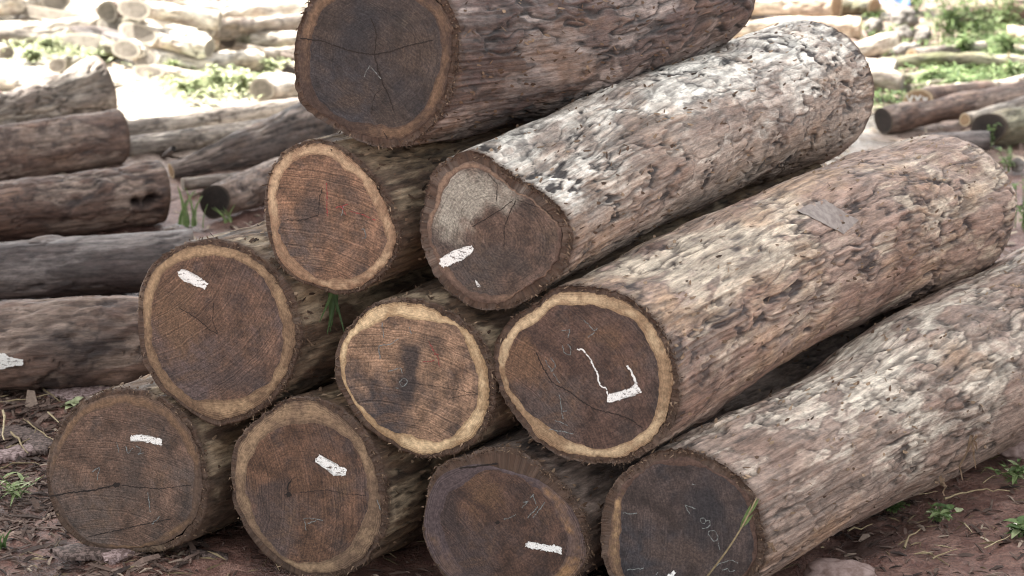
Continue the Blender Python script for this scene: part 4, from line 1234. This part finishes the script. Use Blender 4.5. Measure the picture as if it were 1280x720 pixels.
tw_l = [[(8,566),(40,552),(46,541)], [(40,479),(55,492),(76,507)], [(14,545),(26,560),(36,574)], [(0,508),(30,504),(62,500)], [(30,528),(52,545),(70,560)], [(0,590),(24,584),(50,590)], [(60,520),(74,534)], [(5,604),(30,596)], [(4,520),(4,545),(6,560)]]
tw_r = [[(1085,640),(1120,628),(1172,620)], [(1130,690),(1136,672),(1150,668)], [(1180,628),(1220,618),(1262,622)], [(1100,600),(1140,606),(1190,598)], [(1205,660),(1215,672)], [(1230,690),(1262,676)], [(1060,668),(1090,662)], [(1165,704),(1196,694)], [(1228,610),(1250,600),(1282,604)]]
tl_l = ['pale bent twig at the left edge below the grey plank of bark', 'thin twig beside the pinkish slab of bark', 'short dark twig crossing between the planks of bark', 'straight twig at the left edge above the dark plank of bark',
        'twig slanting down from the upper dark plank of bark', 'twig at the left edge just above the leafy weed', 'short twig touching the lowest left log', 'stubby twig lying in the leafy weed', 'upright looking twig at the very left edge']
tl_r = ['long curved stalk beside the broad leafed weed', 'short forked stalk below the broad leafed weed', 'pale stalk running right from the broad leafed weed', 'stalk lying against the lowest right log', 'tiny stalk in the open mud on the right',
        'pale stalk near the white splinter', 'short stalk close to the flat reddish stone', 'stalk at the bottom edge on the right', 'stalk just under the pinkish stone']
for i, t_ in enumerate(tw_l):
    twig(tl_l[i], t_, random.uniform(0.003, 0.0055), random.uniform(0.1, 0.9), 100 + i)
for i, t_ in enumerate(tw_r):
    twig(tl_r[i], t_, random.uniform(0.002, 0.004), random.uniform(0.3, 0.9), 130 + i)

# ------------------------------------------------------------------ weeds
def leaf(S, base, d, up, ln, wd, tone, fold=0.25, droop=0.3, seg=3):
    d = d / np.linalg.norm(d)
    sd_ = np.cross(d, up); sd_ /= np.linalg.norm(sd_) + 1e-9
    nr = np.cross(sd_, d)
    v, f = [], []
    for i in range(seg + 1):
        t = i / seg
        wv = wd * math.sin(math.pi * (0.08 + 0.92 * t) ** 0.8) * 0.5 if i < seg else 0.0
        c = base + d * ln * t - np.array([0, 0, 1.0]) * ln * droop * t * t
        v += [c + sd_ * wv + nr * wv * fold, c, c - sd_ * wv + nr * wv * fold]
    for i in range(seg):
        b = i * 3
        f += [(b, b + 1, b + 4, b + 3), (b + 1, b + 2, b + 5, b + 4)]
    S.put(v, f, tone)


def weed(label, x, y, hpx, kind='weed', n_stem=6, per=8, spread=0.6, group=None, seed=0, leaf_len=0.05, leaf_w=0.02, z=0.0, cat='weed', tone=(0.35, 0.2)):
    r_ = np.random.default_rng(seed + 300)
    b = on_z([(x, y)], z)[0]
    h = hpx * depth_of(b) / F_PX
    root = thing(kind, label, cat, b, group)
    S, T = Soup(), Soup()
    for i in range(n_stem):
        az = r_.uniform(0, 2 * np.pi); le = r_.uniform(0.05, spread)
        tip = np.array([math.cos(az) * le * h, math.sin(az) * le * h, h * r_.uniform(0.55, 1.0)])
        off = np.array([r_.normal(0, 0.12 * h), r_.normal(0, 0.12 * h), 0])
        t_ = np.linspace(0, 1, 7)[:, None]
        path = off + tip * t_ * np.array([1, 1, 0]) * t_ ** 0.6 + np.array([0, 0, tip[2]]) * (t_ ** 0.85)
        if kind == 'grass_tuft':
            v, f = strip(path, np.linspace(leaf_w, leaf_w * 0.15, 7), np.array([math.sin(az), -math.cos(az), 0.2]), 0)
            S.put(v, f, float(np.clip(r_.normal(*tone), 0, 1)))
            continue
        for nrm in (np.array([1.0, 0, 0]), np.array([0, 1.0, 0])):
            v, f = strip(path, np.linspace(0.005, 0.002, 7), nrm, 0)
            T.put(v, f, 0.4)
        for j in range(per):
            u = r_.uniform(0.15, 1.0)
            p_ = np.array([np.interp(u, t_[:, 0], path[:, k]) for k in range(3)])
            th = r_.uniform(0, 2 * np.pi)
            d = np.array([math.cos(th), math.sin(th), r_.uniform(-0.1, 0.7)])
            leaf(S, p_, d, np.array([0, 0, 1.0]), leaf_len * r_.uniform(0.6, 1.3), leaf_w * r_.uniform(0.7, 1.3), float(np.clip(r_.normal(*tone), 0, 1)), droop=r_.uniform(0.05, 0.5))
    fo = add('leaves' if kind != 'grass_tuft' else 'blades', S.mesh('leaves', M_LEAF), root)
    fo['kind'] = 'stuff'
    if T.n:
        so = add('stems', T.mesh('stems', M_LEAF), root); so['kind'] = 'stuff'
    return root


TALL = 'tall green weeds growing behind on the right'
for i, (lab, x, y, h, ns) in enumerate([
    ('tall feathery weed right behind the rounded brown boulder', 1172, 54, 62, 11), ('tall feathery weed in the middle of the green patch', 1196, 50, 60, 12),
    ('bright green weed between the feathery weeds and the right edge', 1228, 46, 58, 11), ('tall weed closest to the upper right corner', 1256, 36, 52, 10),
    ('low spreading weed in front of the tall feathery weeds', 1206, 76, 34, 12), ('low weed over the middle of the mossy log', 1236, 88, 26, 9),
    ('bushy weed under the left end of the mossy log', 1168, 108, 26, 9), ('small weed beside the blue plastic sheet', 1147, 16, 30, 7),
    ('weed clump just above the long muddy log', 1196, 116, 24, 9), ('weed at the right edge above the dark ended log', 1266, 104, 26, 8),
    ('weed right of the low spreading weed', 1262, 74, 34, 8), ('small bright weed on the mossy rock', 1096, 24, 10, 5)]):
    weed(lab, x, y, h * (1.35 if i < 4 else 1.0), n_stem=ns, per=15, spread=0.55, group=TALL, seed=i, leaf_len=0.10, leaf_w=0.02, tone=(0.5, 0.25))
for i, (lab, x, y, h) in enumerate([('pale dry stalk standing alone above the long muddy log', 1256, 94, 30), ('taller of two dry stalks at the right edge', 1270, 92, 20), ('shorter of two dry stalks at the right edge', 1276, 90, 16)]):
    b = on_z([(x, y)], 0)[0]; hh_ = h * depth_of(b) / F_PX
    t_ = np.linspace(0, 1, 5)[:, None]
    pth = np.concatenate([0.12 * t_ * hh_, 0 * t_, t_ * hh_], 1)
    S = Soup()
    for nrm in (np.array([0, -1.0, 0]), np.array([1.0, 0, 0])):
        v, f = strip(pth, 0.011, nrm, 0); S.put(v, f, 0.95)
    tag(add('dry_stalk', S.mesh('dry_stalk', M_STALK), None, b), lab, 'stalk', 'pale dry stalks on the right')
LOW = 'low sunlit weeds behind on the left'
for i, (lab, x, y, h, ns) in enumerate([
    ('wide light green weed in front of the lower long bleached log', 235, 118, 26, 14), ('light green weed left of the grey split log end', 275, 112, 28, 14),
    ('light green weed touching the grey split log end', 303, 118, 30, 12), ('small weed above the two small log ends in the heap', 212, 96, 22, 9),
    ('leafy weed sprouting in front of the short oval ended log', 118, 78, 18, 7), ('weed patch left of the upright oval log end', 62, 66, 22, 12),
    ('weed patch near the left edge log end', 38, 78, 18, 10), ('weed patch above the short oval ended log', 90, 60, 20, 10),
    ('small dark green bush at the top left', 60, 12, 16, 9), ('weed beside the stub of mossy log', 336, 92, 18, 8), ('weed against the lower long bleached log', 250, 84, 16, 8)]):
    weed(lab, x, y, h, n_stem=ns, per=12, spread=0.9, group=LOW, seed=40 + i, leaf_len=0.06, leaf_w=0.028, tone=(0.92, 0.12) if i != 8 else (0.15, 0.1))
weed('tuft of long grass blades beside the rotten end of the reddish log', 240, 283, 58, 'grass_tuft', 14, 0, 0.4, None, 70, 0, 0.018, cat='grass tuft', tone=(0.55, 0.2))
weed('small grass tuft in front of the split log', 286, 278, 24, 'grass_tuft', 8, 0, 0.8, None, 71, 0, 0.012, cat='grass tuft', tone=(0.6, 0.2))
weed('grass and leaves at the left edge beside the lowest left log', 22, 622, 30, 'weed', 10, 4, 1.6, None, 72, 0.05, 0.013, tone=(0.85, 0.2))
weed('green blades in the lower left corner of the mud', 2, 686, 26, 'grass_tuft', 7, 0, 0.6, None, 73, 0, 0.016, cat='grass tuft', tone=(0.3, 0.2))
weed('single pale leafed sprig on the pinkish slab of bark', 92, 512, 14, 'weed', 3, 3, 0.5, None, 74, 0.055, 0.03, tone=(0.95, 0.05))
weed('broad leafed weed on the mud beside the lowest right log', 1172, 652, 24, 'weed', 9, 3, 1.6, None, 75, 0.042, 0.024, tone=(0.55, 0.25))
weed('small weed in the shade against the lowest right log', 1118, 640, 18, 'weed', 8, 4, 1.6, None, 76, 0.036, 0.018, tone=(0.25, 0.15))
weed('bright weed at the right edge below the pinkish stone', 1268, 604, 24, 'weed', 9, 5, 1.3, None, 77, 0.04, 0.02, tone=(0.6, 0.2))
weed('weed at the lower right edge beside the white splinter', 1276, 672, 20, 'weed', 4, 5, 0.8, None, 78, 0.05, 0.03, tone=(0.4, 0.2))
weed('bright sprig growing beside the far end of the bright ringed log', 1258, 214, 32, 'weed', 6, 9, 0.5, None, 79, 0.035, 0.02, tone=(0.62, 0.2))
weed('weed at the right edge behind the far end of the bright ringed log', 1276, 286, 66, 'weed', 6, 9, 0.5, None, 80, 0.035, 0.02, tone=(0.5, 0.2))
weed('leafy sprig growing over the black round log end', 1240, 184, 34, 'weed', 4, 8, 0.4, None, 81, 0.035, 0.02, tone=(0.55, 0.2))

# sprig caught between the logs of the second and third row, stem leaning over the lowest right log
b = on_plane([(417, 366)], FP - FN * 0.10, FN)[0]
S = Soup()
for i in range(9):
    r_ = np.random.default_rng(i + 5)
    t_ = np.linspace(0, 1, 6)[:, None]
    e = np.array([r_.normal(0.0, 0.02), -0.02 + r_.normal(0, 0.015), -r_.uniform(0.05, 0.13)])
    v, f = strip(np.array([r_.normal(0, 0.012), 0, 0]) + e * t_, np.linspace(0.011, 0.002, 6), np.array([0.3, -1.0, 0.1]), 0)
    S.put(v, f, float(r_.uniform(0.0, 0.3)))
tag(add('leaf_sprig', S.mesh('leaf_sprig', M_LEAF), None, b), 'dark green leafy sprig hanging in the gap between the second row logs', 'leaf sprig')
P0s, P1s = on_plane([(878, 728)], FP + FN * 0.06, FN)[0], on_plane([(946, 622)], FP + FN * 0.10, FN)[0]
S = Soup()
t_ = np.linspace(0, 1, 12)[:, None]
pth = (P1s - P0s) * t_ + np.array([0.012, 0, 0]) * np.sin(t_ * np.pi)
for nrm in (FN, np.array([0.9, 0.3, 0.2])):
    v, f = strip(pth, np.linspace(0.006, 0.0035, 12), nrm, 0); S.put(v, f, np.tile(np.linspace(0.1, 0.6, 12), 2))
gsr = thing('grass', 'single green grass stem standing in front of the black chalk marked end', 'grass stem', P0s)
st_o = add('stem', S.mesh('stem', M_STALK), gsr)
S = Soup()
for (u, dx, dz, ln) in ((0.62, 0.35, 1.0, 0.09), (0.66, 0.75, 1.0, 0.05), (0.8, 0.5, 0.9, 0.06)):
    bb = np.array([np.interp(u, t_[:, 0], pth[:, k]) for k in range(3)])
    leaf(S, bb, np.array([dx, 0.0, dz]), np.array([0, -1.0, 0]), ln, 0.011, 0.5, droop=0.05)
add('blade', S.mesh('blade', M_LEAF), gsr)

# ------------------------------------------------------------------ litter
def scatter(name, label, n, region, mat, size, tone, seed, cat='litter', dens=None, thin=1.0):
    r_ = np.random.default_rng(seed)
    S = Soup()
    xs, ys = r_.uniform(*region[0], n * 2), r_.uniform(*region[1], n * 2)
    if dens is not None:
        ok = r_.random(n * 2) < dens(xs, ys)
        xs, ys = xs[ok], ys[ok]
    xs, ys = xs[:n], ys[:n]
    zs = ground_h(xs, ys)
    for x, y, z in zip(xs, ys, zs):
        ln = r_.uniform(*size) * (1 + 1.2 * (r_.random() > 0.94)); wd = ln * r_.uniform(0.06, 0.28) * thin; th = r_.uniform(0, 2 * np.pi); hh_ = r_.uniform(0.002, 0.007)
        d = np.array([math.cos(th), math.sin(th), r_.normal(0, 0.22)]); s_ = np.array([-math.sin(th), math.cos(th), r_.normal(0, 0.25)])
        c = np.array([x, y, z + hh_ * 0.8])
        up = np.array([0, 0, hh_])
        a_, b_ = c - d * ln / 2, c + d * ln / 2
        v = [a_ + s_ * wd * .35, a_ - s_ * wd * .4, b_ - s_ * wd * .25, b_ + s_ * wd * .3, c + s_ * wd * .5 + up, c - s_ * wd * .5 + up]
        S.put(v, [(0, 1, 5, 4), (4, 5, 2, 3), (0, 4, 3), (1, 2, 5)], float(np.clip(r_.normal(*tone), 0, 1)))
    o = add(name, S.mesh(name, mat), None)
    return tag(o, label, cat, None, 'stuff')


scatter('bark_litter', 'small chips of bark and wood scattered over the red mud', 11000, ((-2.2, 2.2), (4.9, 9.5)), M_CHIP, (0.010, 0.055), (0.36, 0.28), 1,
        dens=lambda x, y: 0.25 + 0.75 * (vnoise(np.stack([x * 3, y * 3, 0 * x], 1), 5) > 0.45))
scatter('bark_litter', 'heaped flakes of dark bark and splinters on the mud left of the pile', 3200, ((-2.3, -0.95), (5.7, 8.6)), M_CHIP, (0.02, 0.085), (0.34, 0.22), 11,
        dens=lambda x, y: 0.2 + 0.8 * (vnoise(np.stack([x * 4, y * 3, 0 * x + 9], 1), 15) > 0.5))
scatter('straw', 'dry straw and fine roots lying on the mud around the pile', 1100, ((-2.2, 2.2), (5.2, 9.0)), M_STALK, (0.03, 0.10), (0.15, 0.25), 3,
        dens=lambda x, y: 0.1 + 0.9 * (vnoise(np.stack([x * 2.3, y * 2.3, 0 * x + 4], 1), 8) > 0.55), thin=0.25)
scatter('wood_litter', 'pale wood chips and sticks strewn over the sunlit ground', 6000, ((-4.5, 4.5), (9.5, 19)), M_CHIP, (0.03, 0.13), (0.85, 0.25), 2)


def cover(name, label, n, spots, seed, tone):
    r_ = np.random.default_rng(seed); S = Soup()
    W_ = np.array([s[4] for s in spots], float); W_ /= W_.sum()
    for i in range(n):
        s_ = spots[r_.choice(len(spots), p=W_)]
        px = (s_[0] + r_.normal(0, s_[2]), s_[1] + r_.normal(0, s_[3]))
        if px[1] < -40: continue
        b = on_z([px], 0.0)[0]; b[2] += r_.uniform(0.0, 0.06)
        th = r_.uniform(0, 2 * np.pi)
        leaf(S, b, np.array([math.cos(th), math.sin(th), r_.uniform(0, 0.9)]), np.array([0, 0, 1.0]), r_.uniform(0.03, 0.08), r_.uniform(0.012, 0.03), float(np.clip(r_.normal(*tone), 0, 1)), seg=2)
    return tag(add(name, S.mesh(name, M_LEAF), None), label, 'ground cover', None, 'stuff')


cover('ground_cover', 'light green low weeds spread over the sunlit ground on the left', 2200, [(255, 108, 35, 12, 3), (60, 62, 35, 9, 2), (330, 80, 25, 8, 0.7), (110, 72, 20, 8, .6)], 8, (0.95, 0.12))
cover('ground_cover', 'green low weeds spread around the mossy log on the right', 4500, [(1210, 85, 45, 12, 3), (1230, 55, 35, 18, 3), (1190, 108, 35, 6, 1.4), (1110, 125, 25, 9, .5), (1100, 50, 20, 10, 0.4)], 9, (0.42, 0.24))

# ------------------------------------------------------------------ shade trees standing to the left, outside the picture
M_TRUNK = bark_mat('trunk_bark', (0.05, 0.04, 0.03), (0.16, 0.12, 0.09), (0.28, 0.24, 0.2), (0.2, 0.14, 0.09))
M_CROWN = tone_mat('tree_leaf', [(0.035, 0.07, 0.02), (0.06, 0.11, 0.03), (0.09, 0.14, 0.045)], 0.6, 20)
def shade_tree(label, trunk, crown, rad, seed, n_leaf=4200):
    r_ = np.random.default_rng(seed)
    root = thing('tree', label, 'tree', (trunk[0], trunk[1], 0), 'shade trees left of the yard')
    c = np.array(crown) - np.array([trunk[0], trunk[1], 0])
    S = []
    def limb(p, q, r0, r1, k=10, nn_=10):
        t_ = np.linspace(0, 1, k)[:, None]
        g = p + (q - p) * t_ + r_.normal(0, 0.08, (k, 3)) * (t_ * (1 - t_)) * 2
        d = (q - p) / np.linalg.norm(q - p)
        s1 = np.cross(d, [0.3, 1, 0.1]); s1 /= np.linalg.norm(s1); s2 = np.cross(d, s1)
        a_ = np.linspace(0, 2 * np.pi, nn_, endpoint=False)
        return (g[:, None] + (np.cos(a_)[None, :, None] * s1 + np.sin(a_)[None, :, None] * s2) * np.linspace(r0, r1, k)[:, None, None]).reshape(-1, 3), k, nn_
    allv, allf, off = [], [], 0
    fork = np.array([c[0] * 0.3, c[1] * 0.3, c[2] - rad[2] * 0.8])
    parts_ = [limb(np.zeros(3) - [0, 0, 0.2], fork, 0.28, 0.18)]
    for i in range(6):
        th = i * 1.05 + r_.uniform(-.3, .3)
        parts_.append(limb(fork, c + np.array([math.cos(th) * rad[0] * .6, math.sin(th) * rad[1] * .6, r_.uniform(-.2, .5) * rad[2]]), 0.13, 0.03))
    for v, k, nn_ in parts_:
        allv.append(v); allf.append(grid_faces(k, nn_, True, off)); off += len(v)
    V = np.concatenate(allv)
    bk = np.tile([[0.3, 0.1, 0.4, 1.0]], (len(V), 1))
    add('trunk', make_mesh('trunk', V, np.concatenate(allf), M_TRUNK, True, {'bk': ('FLOAT_COLOR', bk), 'lip': ('FLOAT', np.zeros(len(V))), 'cyl': ('FLOAT_VECTOR', V)}), root)
    d = r_.normal(0, 1, (n_leaf, 3)); d /= np.linalg.norm(d, axis=1)[:, None]
    rr_ = r_.random(n_leaf) ** 0.45
    lump = 0.78 + 0.5 * fbm(d * 1.7 + seed * 3, seed, 3)
    P = c + d * (rr_ * lump)[:, None] * np.array(rad)
    a1 = r_.normal(0, 1, (n_leaf, 3)); a1 /= np.linalg.norm(a1, axis=1)[:, None]
    a2 = np.cross(a1, r_.normal(0, 1, (n_leaf, 3))); a2 /= np.linalg.norm(a2, axis=1)[:, None]
    sz = r_.uniform(0.14, 0.26, n_leaf)[:, None]
    V = np.stack([P - a1 * sz, P + a2 * sz * 0.55, P + a1 * sz, P - a2 * sz * 0.55], 1).reshape(-1, 3)
    F = np.arange(len(V)).reshape(-1, 4)
    o = add('crown', make_mesh('crown', V, F, M_CROWN, False, {'tone': ('FLOAT', np.repeat(r_.random(n_leaf), 4))}), root)
    o['kind'] = 'stuff'


SH = np.array([-SUN_DIR[0], -SUN_DIR[1]]) / SUN_DIR[2]
def shade_at(gx, gy, h):
    return (gx - SH[0] * h, gy - SH[1] * h, h)


for i, (gx, gy, h, tx, ty, rad, lab) in enumerate([
    (-1.7, 9.1, 8.0, -7.2, 11.4, (3.3, 3.4, 1.7), 'broad crowned tree shading the muddy logs left of the pile'),
    (0.9, 5.6, 7.5, -5.2, 8.2, (3.3, 3.2, 1.7), 'broad crowned tree shading the front of the log pile'),
    (2.5, 10.2, 8.5, -5.0, 13.2, (3.1, 2.9, 1.6), 'broad crowned tree shading the far side of the log pile')]):
    shade_tree(lab, (tx, ty), shade_at(gx, gy, h), rad, 60 + i)
